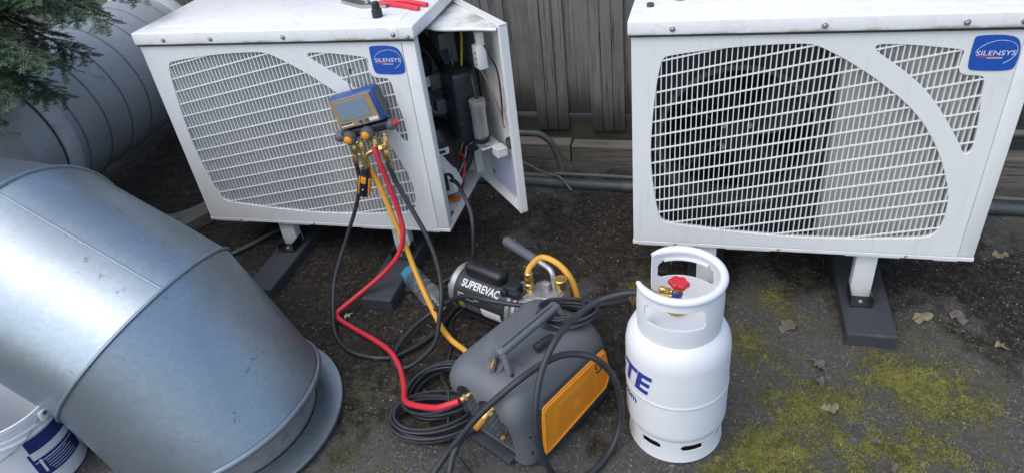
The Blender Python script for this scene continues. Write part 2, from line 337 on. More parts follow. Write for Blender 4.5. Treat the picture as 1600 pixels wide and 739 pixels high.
def tube(bm, pts, r, seg=10, smooth_n=8, cap=True):
    P = catmull(pts, smooth_n) if smooth_n else [Vector(p) for p in pts]
    t0 = (P[1] - P[0]).normalized(); x, _ = frame_from(t0); prev = None
    for i, p in enumerate(P):
        t = (P[min(i + 1, len(P) - 1)] - P[max(i - 1, 0)]).normalized()
        x = (x - t * x.dot(t)).normalized(); y = t.cross(x); rr = r(i / (len(P) - 1)) if callable(r) else r
        ring = [bm.verts.new(p + (x * math.cos(2 * math.pi * k / seg) + y * math.sin(2 * math.pi * k / seg)) * rr) for k in range(seg)]
        if prev:
            for k in range(seg): bm.faces.new((prev[k], prev[(k + 1) % seg], ring[(k + 1) % seg], ring[k]))
        elif cap: bm.faces.new(ring)
        prev = ring
    if cap: bm.faces.new(prev)
    return bm
def TB(pts, r, seg=10, n=8): return tube(bmesh.new(), pts, r, seg, n)
def chaikin(p, it=2):
    for _ in range(it):
        q = []
        for i in range(len(p)):
            a, c = p[i], p[(i + 1) % len(p)]
            q += [(a[0] * .75 + c[0] * .25, a[1] * .75 + c[1] * .25), (a[0] * .25 + c[0] * .75, a[1] * .25 + c[1] * .75)]
        p = q
    return p
def plate_mesh(outlines, thick, bev=0.0):
    """flat plate with holes in the XZ plane, front at y=0, back at y=thick"""
    cu = bpy.data.curves.new('tmp', 'CURVE'); cu.dimensions = '2D'; cu.fill_mode = 'BOTH'; cu.extrude = thick / 2 - bev; cu.bevel_depth = bev; cu.bevel_resolution = 1
    for o_ in outlines:
        s = cu.splines.new('POLY'); s.points.add(len(o_) - 1); s.use_cyclic_u = True
        for p, (a, c) in zip(s.points, o_): p.co = (a, c, 0, 1)
    ob = bpy.data.objects.new('tmp', cu); COL.objects.link(ob); bpy.context.view_layer.update()
    me = bpy.data.meshes.new_from_object(ob.evaluated_get(bpy.context.evaluated_depsgraph_get()))
    bpy.data.objects.remove(ob); bpy.data.curves.remove(cu)
    me.transform(Matrix.Translation((0, thick / 2, 0)) @ Matrix.Rotation(math.pi / 2, 4, 'X')); me.materials.clear(); return me
def text_mesh(s, size, extrude=.0006, shear=0.0, sx=1.0, cuts=0, bold=0.0):
    cu = bpy.data.curves.new('tmp', 'FONT'); cu.body = s; cu.size = size; cu.extrude = extrude; cu.shear = shear; cu.align_x = 'CENTER'; cu.align_y = 'CENTER'; cu.offset = bold; cu.resolution_u = 3
    ob = bpy.data.objects.new('tmp', cu); COL.objects.link(ob); bpy.context.view_layer.update()
    me = bpy.data.meshes.new_from_object(ob.evaluated_get(bpy.context.evaluated_depsgraph_get())); bpy.data.objects.remove(ob); bpy.data.curves.remove(cu)
    me.transform(Matrix.Diagonal((sx, 1, 1, 1))); me.materials.clear()
    if cuts:
        bm = bmesh.new(); bm.from_mesh(me); bmesh.ops.triangulate(bm, faces=bm.faces)
        for _ in range(cuts): bmesh.ops.subdivide_edges(bm, edges=[e for e in bm.edges if e.calc_length() > size * .18], cuts=1)
        bm.to_mesh(me); bm.free()
    return me
def boolean(o, cutter, op='DIFFERENCE'):
    md = o.modifiers.new('b', 'BOOLEAN'); md.object = cutter; md.operation = op; md.solver = 'EXACT'
    bpy.context.view_layer.update(); me = bpy.data.meshes.new_from_object(o.evaluated_get(bpy.context.evaluated_depsgraph_get()))
    o.modifiers.clear(); o.data = me; bpy.data.objects.remove(cutter)
def rounded_rect(w, h, r, cx=0, cy=0, n=5):
    out = []
    for qx, qy, a0 in ((1, 1, 0), (-1, 1, 90), (-1, -1, 180), (1, -1, 270)):
        for k in range(n + 1):
            a = R(a0 + 90 * k / n); out.append((cx + qx * (w / 2 - r) + r * math.cos(a), cy + qy * (h / 2 - r) + r * math.sin(a)))
    return out

# ------------------------------------------------------------------ fence, sleepers, pipes
fence = thing('timber_fence', 'weathered grey timber paling fence behind the two white units', 'fence', (0, 3.15, 0))
def board(name, x0, x1, z0, z1, y, t, mat, parent, tilt=0.0, bev=.003):
    o = obj(name, B((0, 0, (z1 - z0) / 2), (x1 - x0, t, z1 - z0), bev), mat, parent, False, ((x0 + x1) / 2, y, z0), (0, tilt, 0)); return o
for k in range(-16, 12):
    x = -.82 + .275 * k; back = .45 if x < -2.6 else 0.0       # the line steps back where the duct ends
    widths = (.056, .053, .056); xx = x
    for w in widths:                                   # three narrow cover palings, proud of the recessed board beside them
        board('fence_board', xx, xx + w - .0032, .165 + rnd.uniform(-.006, .006) + gz(x) * .6, 2.0 + rnd.uniform(-.01, .01), back - .012 + rnd.uniform(-.002, .002), .017, 'fence', fence, rnd.uniform(-.003, .003)); xx += w
    board('fence_board', x + .155, x + .285, .245 + gz(x) * .6, 1.99 + rnd.uniform(-.01, .01), back + .006 + rnd.uniform(-.001, .001), .016, 'fence', fence, rnd.uniform(-.002, .002))
for q in range(4):
    o = board('fence_board', -.05, .05, .12, 1.99 + rnd.uniform(-.01, .01), 0, .017, 'fence', fence); o.location = (-2.49 + .004 * (q % 2), .06 + q * .104, .12); o.rotation_euler = (0, 0, R(90))
obj('fence_post', B((0, 0, 1.0), (.09, .09, 2.05), .004), 'fence', fence, False, (-2.44, .075, -.02))
for a, c_, yb in ((-5.3, -2.50, .459), (-2.47, -.2, .009), (-.198, 2.4, .009)):
    board('plinth_board', a, c_, .06, .243, yb, .02, 'plinth', fence)
for zr in (.55, 1.6): board('fence_rail', -2.38, 2.4, zr, zr + .09, .055, .045, 'fence', fence); board('fence_rail', -5.3, -2.5, zr, zr + .09, .505, .045, 'fence', fence)
def sleeper(x0, x1, dz, label):
    o = obj('timber_sleeper', box(bmesh.new(), (0, 0, 0), (x1 - x0, .085, .15), .006), 'sleeper', None, False, ((x0 + x1) / 2, 3.115, .04 + dz + gz((x0 + x1) / 2) * .6), (0, R(.6), 0))
    tag(o, label, 'sleeper', 'sleepers along the fence foot'); return o
sleeper(-2.55, -.652, -.012, 'old dark timber sleeper at fence foot behind the open door')
sleeper(-.646, 1.9, .006, 'pale topped timber sleeper at fence foot behind the closed unit')
def single(name, bm, mat, label, cat, group=None, smooth=True):
    return tag(obj(name, bm, mat, None, smooth), label, cat, group)
single('drain_pipe', TB([(-1.3, 2.845, .055), (-.9, 2.85, .045), (-.65, 2.85, .036), (-.33, 2.852, .028), (.4, 2.86, .006), (1.6, 2.86, -.03), (2.4, 2.86, -.04)], .028, 14, 6), 'pvc', 'dark thick pipe lying on the ground along the fence', 'pipe')
single('thin_conduit', TB([(-.70, 2.905, .058), (-.5, 2.90, .057), (-.33, 2.90, .052), (.3, 2.90, .03), (1.2, 2.9, .005), (2.4, 2.9, -.03)], .0085, 8, 6), 'conduit', 'thin grey conduit running behind the dark ground pipe', 'pipe')
single('bent_conduit', TB([(-1.2, 2.95, .25), (-.95, 2.95, .252), (-.83, 2.95, .25), (-.765, 2.95, .244), (-.715, 2.95, .20), (-.685, 2.95, .12), (-.668, 2.948, .06), (-.68, 2.935, .032), (-.735, 2.925, .03), (-.85, 2.92, .036), (-1.0, 2.92, .042)], .0155, 12, 8), 'conduit', 'grey green conduit bending down to the ground beside the open door', 'pipe')
single('loose_cable', TB([(-1.0, 2.87, .20), (-.849, 2.87, .14), (-.774, 2.87, .098), (-.708, 2.872, .07), (-.66, 2.84, .075), (-.60, 2.80, .03)], .007, 8, 6), 'conduit', 'thin grey cable sloping down over the dark ground pipe', 'cable')
single('wall_conduit', TB([(.95, 3.1, .215), (1.3, 3.1, .205), (2.4, 3.1, .16)], .017, 10, 4), 'conduit', 'pale conduit low on the fence right of the closed unit', 'pipe')
# timber offcut and cables behind the left unit
single('timber_offcut', B((-2.23, 2.40, .115), (.075, .62, .06), .004, Matrix.Rotation(R(-26), 3, 'Z')), 'sleeper', 'mossy timber offcut on ground left of the opened unit', 'timber', None, False)
single('ground_cable', TB([(-2.05, 1.98, .09), (-1.95, 2.14, .085), (-1.83, 2.35, .075), (-1.6, 2.6, .07)], .009, 8, 8), 'conduit', 'grey cable on the ground under the left end of opened unit', 'cable')
single('grey_hose', TB([(-2.55, 2.22, .125), (-2.38, 2.29, .12), (-2.28, 2.42, .12), (-2.2, 2.6, .11)], .028, 12, 8), 'conduit', 'grey pipe on the ground behind the big duct elbow', 'pipe')

# ------------------------------------------------------------------ ventilation duct: flange, gored elbow, run to the left, second elbow, ribbed run to the fence
duct = thing('ventilation_duct', 'large galvanised sheet metal duct with elbow flange and ribbed run', 'duct', (-1.475, 1.265, gz(-1.475)))
D0 = Vector(duct.location)
RD = .337; PHI = 2.989
def axv(al): return Vector((math.sin(al) * math.cos(PHI), math.sin(al) * math.sin(PHI), math.cos(al)))
def mitre_ring(P, n, ax, r, seg=96, r0=None):
    side = Vector((0, 0, 1)).cross(ax)
    if side.length < .05: side = Vector((-math.sin(PHI), math.cos(PHI), 0))
    side.normalize(); bb = ax.cross(side); out = []
    for k in range(seg):
        a = 2 * math.pi * k / seg; q = (side * math.cos(a) + bb * math.sin(a)) * r
        out.append(P + q - ax * (q.dot(n) / ax.dot(n)))
    return out
def loft(rings, close=True):
    bm = bmesh.new(); L = [[bm.verts.new(p - D0) for p in r] for r in rings]; s = len(L[0])
    for a, c_ in zip(L, L[1:]):
        for k in range(s): bm.faces.new((a[k], a[(k + 1) % s], c_[(k + 1) % s], c_[k]))
    return bm
def dented(rings_fn, n):   # several rings between two ends with a faint waviness, as hand-rolled sheet has
    pass
P0 = Vector((-1.495, 1.273, .10)); A1, A2, A3 = axv(.524), axv(1.131), axv(math.pi / 2)
P1 = Vector((-1.659, 1.298, .387)); P2 = Vector((-2.019, 1.354, .559))
def between(Ra, Rb, n, amp=.003, seed=0):
    out = []
    for i in range(n + 1):
        t = i / n; ring = []
        for k, (a, c_) in enumerate(zip(Ra, Rb)):
            p = a.lerp(c_, t)
            if 0 < i < n: p = p + (p - D0).normalized() * amp * noise.noise(p * 4 + Vector((seed, 0, 0))) * math.sin(math.pi * t)
            ring.append(p)
        out.append(ring)
    return out
nrm = lambda a, c_: (a + c_).normalized()
n0 = nrm(Vector((0, 0, 1)), A1); n1 = nrm(A1, A2); n2 = nrm(A2, A3)
rA = mitre_ring(P0, n0, A1, RD); rB = mitre_ring(P1, n1, A1, RD); rB2 = mitre_ring(P1 + A2 * .0, n1, A2, RD)
rC = mitre_ring(P2, n2, A2, RD)
obj('elbow_section', loft(between(rA, rB, 8, .004, 1)), 'galv', duct, True)
obj('elbow_section', loft(between(rB2, rC, 8, .004, 5)), 'galv', duct, True)
def bead(name, P, n, ax, r, w, mat, proud=.006, off=0.0, dirv=None):
    prof = [(-w, -.002), (-w * .9, proud * .6), (-w * .35, proud), (w * .35, proud), (w * .9, proud * .6), (w, -.002)]
    base_ = mitre_ring(P, n, dirv or ax, r); rings = []
    for t, dr in prof: rings.append([p + n * (t + off) + (p - P).normalized() * dr for p in base_])
    return obj(name, loft(rings), mat, duct, True)
bead('standing_seam', P1, n1, n1, RD, .006, 'galv', .008, 0, A1)
bead('standing_seam', P2, n2, n2, RD, .006, 'galv', .008, 0, A2)
bead('end_rim', P0, n0, n0, RD + .003, .010, 'galv', .007, 0, A1)
# long lap seam down the upper section (towards the camera side)
lap = []
iS = max(range(96), key=lambda k: (rC[k] - P2).dot(Vector((.0, -.10, 1.0))))
for t in range(13):
    p = rB2[iS].lerp(rC[iS], t / 12); o_ = (p - (P1.lerp(P2, t / 12))).normalized(); lap.append(p + o_ * .002 - D0)
obj('lap_seam', TB(lap, .0042, 6, 1), 'galv', duct, True)
# collar and flange standing on the ground
CZ = gz(-1.475)
def circ(c, z, r, seg=96): return [Vector((c[0] + r * math.cos(2 * math.pi * k / seg), c[1] + r * math.sin(2 * math.pi * k / seg), z)) for k in range(seg)]
cc = (-1.495, 1.273)
obj('collar', loft([circ(cc, CZ + .006, .300), circ(cc, CZ + .03, .298), circ(cc, CZ + .06, .297), circ(cc, .17, .300)]), 'sealant', duct, True)
obj('flange', loft([circ((-1.475, 1.265), CZ + .013, .290), circ((-1.475, 1.265), CZ + .013, .374), circ((-1.475, 1.265), CZ + .010, .376), circ((-1.475, 1.265), CZ + .001, .376), circ((-1.475, 1.265), CZ + .001, .290)]), 'galv', duct, False)
# horizontal run, second elbow (three gores) and the ribbed run behind
A3h = Vector((math.cos(PHI), math.sin(PHI), 0)); Yd = Vector((-.03, 1, -.012)).normalized()
X3 = Vector((-2.55, 1.354 + (2.55 - 2.019) * math.tan(math.pi - PHI), .557))
obj('duct_run', loft(between(mitre_ring(P2, n2, A3h, RD), mitre_ring(X3, A3h, A3h, RD), 6, .003, 9)), 'galv', duct, True)
E1 = Vector((-3.055, 2.02, .556)); mids = [X3, Vector((-2.80, 1.52, .557)), Vector((-2.99, 1.73, .557)), E1]
dirs = [(b_ - a_).normalized() for a_, b_ in zip(mids, mids[1:])]
norms = [A3h] + [nrm(a_, b_) for a_, b_ in zip(dirs, dirs[1:])] + [Yd]
for i in range(3):
    obj('elbow_section', loft(between(mitre_ring(mids[i], norms[i], dirs[i], RD), mitre_ring(mids[i + 1], norms[i + 1], dirs[i], RD), 4, .003, 20 + i)), 'galv_old', duct, True)
    bead('standing_seam', mids[i], norms[i], norms[i], RD, .006, 'galv_old', .006, 0, dirs[i])
E2 = Vector((-3.062, 2.195, .555))
obj('elbow_section', loft(between(mitre_ring(E1, Yd, Yd, RD), mitre_ring(E2, Yd, Yd, RD), 3, .002, 31)), 'galv_old', duct, True)
bead('rusty_joint', E2, Yd, Yd, RD + .001, .005, 'rust', .004, -.026)
bead('joint_band', E2, Yd, Yd, RD, .042, 'tape', .010, .024)
E3 = E2 + Yd * 1.13; prev = E2 + Yd * .02; s = .108
while s < 1.12:
    q = E2 + Yd * s
    obj('duct_section', loft(between(mitre_ring(prev, Yd, Yd, RD), mitre_ring(q, Yd, Yd, RD), 2, .002, 40 + s)), 'galv_old', duct, True)
    bead('rib', q, Yd, Yd, RD, .0055, 'rib_grey', .005); prev = q; s += .152
obj('duct_section', loft(between(mitre_ring(prev, Yd, Yd, RD), mitre_ring(E3, Yd, Yd, RD), 2, .002, 60)), 'galv_old', duct, True)
bead('end_rim', E3, Yd, Yd, RD + .004, .040, 'tape', .016)
# rusty gore seam on the second elbow and a small clip on its band
def on_ring(P, ax, ang, r): 
    side = Vector((0, 0, 1)).cross(ax).normalized(); bb = ax.cross(side); return P + (side * math.cos(ang) + bb * math.sin(ang)) * r - D0
fr = [on_ring(E2 + Yd * (-.03 - .012 * t), Yd, math.pi + .35 + .05 * t, RD + .002) for t in range(12)]
obj('rusty_seam', TB(fr, .006, 6, 1), 'rust', duct, True)
clip = on_ring(E2 + Yd * .012, Yd, math.pi * 1.5 - .55, RD + .013)
obj('band_clip', cyl(bmesh.new(), clip, clip + Vector((0.006, -.004, .016)), .012, 10), 'galv_band', duct, True)

# ------------------------------------------------------------------ condensing units
UW, UH, UD = 1.1, .761, .453
MAIN = [(.088, .662), (.098, .690), (.118, .698), (.223, .713), (.357, .725), (.490, .729), (.530, .724), (.578, .701), (.663, .650), (.740, .593), (.808, .536), (.869, .466), (.925, .372), (.962, .282), (.982, .215), (.985, .135), (.972, .088), (.945, .068), (.880, .062), (.724, .050), (.553, .046), (.375, .054), (.19, .071), (.115, .082), (.096, .095), (.082, .146), (.067, .249), (.060, .362), (.066, .482), (.076, .583)]
SEC = [(.686, .712), (.692, .721), (.71, .723), (.764, .721), (.838, .713), (.908, .704), (.918, .697), (.914, .669), (.914, .640), (.928, .629), (.975, .627), (.986, .615), (.989, .560), (1.001, .491), (1.006, .400), (1.001, .379), (.984, .376), (.967, .408), (.926, .473), (.872, .548), (.824, .599), (.757, .654), (.699, .693)]
BADGE = [(.936, .741), (.970, .743), (1.005, .742), (1.034, .735), (1.046, .712), (1.049, .680), (1.046, .652), (1.038, .643), (1.00, .641), (.945, .643), (.933, .650), (.931, .690), (.932, .735)]
MAINs, SECs, BADGEs = chaikin(MAIN, 2), chaikin(SEC, 2), chaikin(BADGE, 2)
def clip_line(poly, p, d):
    ts = []
    for i in range(len(poly)):
        a, c_ = poly[i], poly[(i + 1) % len(poly)]
        ex, ey = c_[0] - a[0], c_[1] - a[1]; den = d[0] * ey - d[1] * ex
        if abs(den) < 1e-12: continue
        t = ((a[0] - p[0]) * ey - (a[1] - p[1]) * ex) / den; u = ((a[0] - p[0]) * d[1] - (a[1] - p[1]) * d[0]) / den
        if 0 <= u < 1: ts.append(t)
    ts.sort(); return list(zip(ts[::2], ts[1::2]))
unit_bar = bpy.data.meshes.new('grille_bar'); _b = B((0, 0, 0), (1, 1, 1)); _b.to_mesh(unit_bar); _b.free(); unit_bar.materials.append(M['white_bar'])
def screw(parent, p, d=(0, -1, 0), r=.0065):
    bm = bmesh.new(); d = Vector(d); cyl(bm, Vector(p), Vector(p) + d * .003, r * 1.35, 12); lathe(bm, [(.003, r), (.006, r * .9), (.0075, r * .5)], p, d, 6); return obj('screw', bm, 'steel', parent, False)

def build_unit(x0, y0, label, legs_u, leg_h, door_open):
    U = thing('condensing_unit', label, 'condensing unit', (x0, y0, .25), 0, 'white outdoor condensing units')
    fp = mesh_obj('front_panel', plate_mesh([rounded_rect(1.047, .757, .004, .5265, .3805), MAINs, SECs], .016, .0012), 'white', U, False, (0, 0, 0))
    # grille: deep upright vanes and slanted cross bars
    k = 0
    for poly, u_lo, u_hi in ((MAINs, .05, .99), (SECs, .68, 1.01)):
        u = .061
        while u < u_hi:
            if u > u_lo:
                for a, c_ in clip_line(poly, (u, 0), (0, 1)):
                    if c_ - a > .004:
                        o = bpy.data.objects.new('grille_bar', unit_bar); COL.objects.link(o); o.parent = fp
                        o.location = (u, .0125, (a + c_) / 2); o.scale = (.0027, .017, c_ - a + .005)
            u += .016
        v = -.25; ang = math.atan(.212)
        while v < .75:
            for a, c_ in clip_line(poly, (0, v), (1, .212)):
                if c_ - a > .006:
                    L = (c_ - a) * math.hypot(1, .212); um = (a + c_) / 2
                    o = bpy.data.objects.new('grille_bar', unit_bar); COL.objects.link(o); o.parent = fp
                    o.location = (um, .0042, v + .212 * um); o.scale = (L + .006, .0045, .0042); o.rotation_euler = (0, -ang, 0)
            v += .0505
    # corner post, side, back, base pan, lid
    if door_open:
        obj('corner_post', B((1.0755, .0215, .3805), (.047, .041, .757), .003), 'white', U)
    else:
        obj('corner_post', B((1.0755, .0215, .3805), (.047, .041, .757), .003), 'white', U)
        obj('side_panel', B((1.0985, .247, .3805), (.004, .408, .757), .001), 'white', U, False)
    obj('side_panel', B((.003, .235, .3805), (.004, .434, .757), .001), 'white', U, False)
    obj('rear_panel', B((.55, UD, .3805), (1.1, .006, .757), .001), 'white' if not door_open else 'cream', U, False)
    bp = bmesh.new(); box(bp, (.55, .2265, -.008), (1.102, .456, .014), .002)
    obj('base_pan', bp, 'white', U, False)
    for uu, w in ((.10, .16), (.40, .15), (.80, .17), (1.02, .07)):
        obj('base_tab', B((uu, .016, -.0175), (w, .03, .004), .001), 'white', U, False)
    ld = bmesh.new(); box(ld, (.55, .2265, .787), (1.116, .474, .046), .005, None, 3); lid = obj('lid', ld, 'white_lid', U)
    # a shallow pressed panel on the lid
    obj('lid_pressing', B((.55, .235, .8105), (.98, .36, .003), .0014), 'white_lid', lid)
    obj('lid_seam', B((.55, -.0065, .7605), (1.105, .006, .0025)), 'shroud', U, False)
    for uu in (.125, .325 if door_open else .545, .62 if door_open else .9, 1.035): screw(lid, (uu, -.0105, .783))
    if door_open: obj('corner_patch', B((1.035, -.011, .786), (.035, .003, .03), .001), 'white', lid); screw(lid, (1.085, -.0105, .775), (0, -1, 0), .005)
    # badge with lettering, partial ellipse and underline
    bd = mesh_obj('badge', plate_mesh([[(a, c_) for a, c_ in BADGEs]], .003, .0008), 'badge_blue', U, False, (0, -.0028, 0))
    tm = text_mesh('SILENSYS', .0190, .0003, .08, 1.28); tm.transform(Matrix.Translation((.991, -.0034, .692)) @ Matrix.Rotation(math.pi / 2, 4, 'X'))
    mesh_obj('lettering', tm, 'ink_white', U if False else bd, False, (0, .0028, 0))
    el = [(.991 + .051 * math.cos(R(t)), -.0008, .692 + .036 * math.sin(R(t)) + .006 * math.cos(R(t))) for t in range(-62, 172, 6)]
    obj('ellipse_mark', TB(el, .0006, 4, 1), 'ink_white', bd, False)
    obj('red_underline', B((.974, -.0005, .6815), (.05, .0014, .0022)), 'ink_red', bd, False)
    obj('white_underline', B((.991, -.0005, .6785), (.038, .0014, .0018)), 'ink_white', bd, False)
    # inside: cream divider in front of the compressor space, fan in its dark shroud, finned coil
    fc = (.335, .375)
    obj('divider_panel', B((.84, .058, .385), (.435, .004, .73)), 'cream', U, False)
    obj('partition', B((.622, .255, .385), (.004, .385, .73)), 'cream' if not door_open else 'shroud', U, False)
    hole = [(fc[0] + .245 * math.cos(2 * math.pi * t / 64), fc[1] + .245 * math.sin(2 * math.pi * t / 64)) for t in range(64)]
    mesh_obj('fan_shroud', plate_mesh([rounded_rect(.60, .745, .004, .316, .38), hole], .006), 'shroud', U, False, (0, .085, 0))
    sr = bmesh.new(); lathe(sr, [(0, .262), (.0, .245), (.05, .240), (.10, .245)], (fc[0], .07, fc[1]), (0, 1, 0), 64, False); obj('fan_ring', sr, 'grey_box', U)
    hubb = LT([(0, .02), (.0, .052), (.012, .060), (.10, .060), (.10, .02)], (fc[0], .105, fc[1]), (0, 1, 0), 32); hub = obj('fan_motor', hubb, 'shroud', U)
    for sx, sz in ((-1, -1), (-1, 1), (1, -1), (1, 1)):
        b_ = bmesh.new(); cyl(b_, (fc[0] + sx * .040, .112, fc[1] + sz * .040), (fc[0] + sx * .040, .094, fc[1] + sz * .040), .0095, 10); obj('motor_bolt', b_, 'chip', hub)
    for q in range(4):
        bl = bmesh.new(); g = []
        for i in range(7):
            rr = .055 + .175 * i / 6; row = []
            for j in range(6):
                a = R(90 * q + 22) + (j / 5 - .5) * (1.05 - .25 * i / 6) + .25 * i / 6
                row.append(bl.verts.new((fc[0] + rr * math.cos(a), .155 + .055 * (j / 5 - .5), fc[1] + rr * math.sin(a))))
            g.append(row)
        for i in range(6):
            for j in range(5): bl.faces.new((g[i][j], g[i + 1][j], g[i + 1][j + 1], g[i][j + 1]))
        obj('fan_blade', bl, 'black', U)
    for ang in (35, 145, 215, 325):
        bb = bmesh.new(); tube(bb, [(fc[0] + .055 * math.cos(R(ang)), .115, fc[1] + .055 * math.sin(R(ang))), (fc[0] + .25 * math.cos(R(ang)), .09, fc[1] + .25 * math.sin(R(ang)))], .006, 6, 0); obj('motor_arm', bb, 'shroud', U)
    obj('finned_coil', B((.31, .40, .385), (.58, .05, .72)), 'coil', U, False)
    # legs: steel channels with foot brackets, standing on the rubber beams
    for yy in (.055, .395):
        for uu in legs_u:
            lg = bmesh.new(); box(lg, (uu, yy, -.016 - leg_h / 2), (.068, .045, leg_h), .003); leg = obj('leg', lg, 'white', U)
            fb = bmesh.new(); box(fb, (uu, yy - .052, -.016 - leg_h + .004), (.074, .055, .006), .001); box(fb, (uu - .036, yy - .03, -.016 - leg_h + .02), (.004, .08, .04), .001); box(fb, (uu + .036, yy - .03, -.016 - leg_h + .02), (.004, .08, .04), .001)
            fbo = obj('foot_bracket', fb, 'black', leg, False); screw(fbo, (uu, yy - .055, -.016 - leg_h + .006), (0, 0, 1), .006)
    for uu in (.15, .5, .9): screw(U, (uu, .0, -.007), (0, -1, 0), .004)
    return U, fp
UL, fpL = build_unit(-2.053, 2.131, 'opened white condensing unit with blue badge, side door swung out', (.334, .862), .135, True)
UR, fpR = build_unit(-.239, 2.122, 'closed white condensing unit with dark fan behind its grille', (.262, .795), .205, False)
def pad(x, w, y0, y1, ztop, zbot, label):
    o = obj('rubber_beam', B((0, 0, 0), (w, y1 - y0, ztop - zbot), .006), 'pad', None, False, (x, (y0 + y1) / 2, (ztop + zbot) / 2))
    tag(o, label, 'support beam', 'rubber beams under the units')
pad(-1.715, .125, 1.86, 2.68, .099, gz(-1.7) - .01, 'dark rubber beam under the opened unit, beside the big duct')
pad(-1.19, .125, 1.855, 2.68, .099, gz(-1.2) - .01, 'dark rubber beam under opened unit, beneath the red hose')
pad(.023, .135, 1.99, 2.70, .029, gz(.02) - .012, 'dark rubber beam under closed unit, behind the white gas cylinder')
pad(.572, .16, 1.955, 2.70, .029, gz(.57) - .012, 'dark rubber beam under closed unit, sticking out on mossy ground')

# ---- inside of the opened unit
U = UL
cp = obj('compressor', LT([(0, .05), (.01, .082), (.05, .092), (.17, .092), (.21, .080), (.235, .05), (.24, .0)], (.985, .275, .09), (0, 0, 1), 32, False), 'black', U)
obj('compressor_label', LT([(0, .0932), (.035, .0932)], (.985, .275, .205), (0, 0, 1), 40, False), 'black', cp)
def arc_patch(c, r, a0, a1, z0, z1, n=8):
    bm = bmesh.new(); lo = [bm.verts.new((c[0] + r * math.cos(a0 + (a1 - a0) * k / n), c[1] + r * math.sin(a0 + (a1 - a0) * k / n), z0)) for k in range(n + 1)]
    hi = [bm.verts.new((v.co.x, v.co.y, z1)) for v in lo]
    for k in range(n): bm.faces.new((lo[k], lo[k + 1], hi[k + 1], hi[k]))
    return bm
obj('printed_label', arc_patch((.985, .275), .0942, R(-95), R(-35), .215, .245), 'ink_white', cp)
obj('label_print', arc_patch((.985, .275), .0948, R(-85), R(-45), .223, .236), 'ink_dark', cp)
ac = obj('receiver_vessel', LT([(0, .0), (.01, .04), (.03, .052), (.12, .052), (.14, .04), (.15, .0)], (.975, .27, .46), (0, 0, 1), 28, False), 'black', U)
obj('printed_label', arc_patch((.975, .27), .0535, R(-120), R(-10), .49, .53), 'paper', ac)
obj('valve', cyl(bmesh.new(), (.975, .27, .335), (.975, .27, .46), .016, 12), 'steel', U)
obj('valve', cyl(bmesh.new(), (.935, .25, .40), (1.02, .24, .405), .013, 12), 'steel', U)
obj('suction_pipe', TB([(.93, .33, .33), (.90, .33, .5), (.95, .34, .66), (1.02, .38, .52), (1.04, .40, .40)], .011, 10, 8), 'black', U)
wb = bmesh.new(); box(wb, (1.02, .20, .13), (.095, .09, .16), .003, Matrix.Rotation(R(-20), 3, 'Y')); obj('pressure_switch_box', wb, 'white', U, False)
obj('switch_cover', cyl(bmesh.new(), (1.055, .15, .12), (1.058, .148, .12), .04, 20), 'blackplastic', U)
for i, (mt, pts, r) in enumerate([
    ('wire_red', [(1.0, .22, .215), (1.05, .27, .205), (1.085, .31, .14), (1.075, .27, .06), (1.04, .21, .03)], .0055),
    ('wire_brown', [(.93, .2, .19), (1.0, .3, .165), (1.06, .36, .2), (1.08, .40, .28)], .0055),
    ('wire_yellow', [(1.01, .27, .05), (1.05, .33, .12), (1.08, .39, .24), (1.085, .42, .31)], .004),
    ('paper', [(1.03, .28, .03), (1.07, .34, .11), (1.085, .40, .2)], .003),
    ('blackplastic', [(.98, .30, .02), (1.03, .34, .06), (1.07, .39, .16), (1.085, .425, .30)], .010),
    ('blackplastic', [(1.0, .33, .02), (1.05, .37, .05), (1.08, .41, .13), (1.088, .43, .28)], .010),
    ('blackplastic', [(1.01, .36, .02), (1.06, .39, .05), (1.085, .42, .12), (1.09, .435, .26)], .009),
    ('blackplastic', [(.98, .26, .02), (1.02, .31, .035), (1.06, .37, .08), (1.08, .40, .19)], .007)]):
    obj('wire', TB(pts, r, 8, 8), mt, U)
for i_, (mt, pts, r) in enumerate([('wire_brown', [(.90, .36, .62), (.98, .40, .60), (1.04, .42, .55), (1.07, .43, .45)], .007), ('blackplastic', [(.88, .38, .70), (.97, .36, .66), (1.03, .36, .55), (1.05, .38, .42), (1.06, .41, .30)], .010), ('blackplastic', [(.92, .20, .66), (.98, .23, .62), (1.0, .30, .64), (.96, .38, .66)], .008),
    ('alu', [(.93, .22, .42), (.97, .20, .44), (1.01, .205, .42), (1.03, .24, .38)], .006), ('wire_red', [(.95, .34, .10), (1.02, .36, .05), (1.06, .33, .03), (1.07, .27, .02)], .004), ('wire_blue', [(.98, .38, .05), (1.04, .40, .10), (1.07, .42, .2)], .004)]):
    obj('wire', TB(pts, r, 8, 8), mt, U)
obj('pressure_gauge', cyl(bmesh.new(), (1.0, .19, .37), (1.012, .165, .372), .022, 18), 'steel', U)
obj('terminal_tag', B((1.055, .20, .012), (.05, .03, .01), .002), 'orange_tag', U, False)
for px, py, sx, sy, mt in ((1.03, .13, .10, .15, 'paper'), (1.05, .10, .06, .045, 'grey_box'), (1.04, .055, .07, .035, 'grey_box')):
    obj('floor_label', B((px, py, .0 if mt == 'paper' else .0012), (sx, sy, .0016)), mt, U, False)
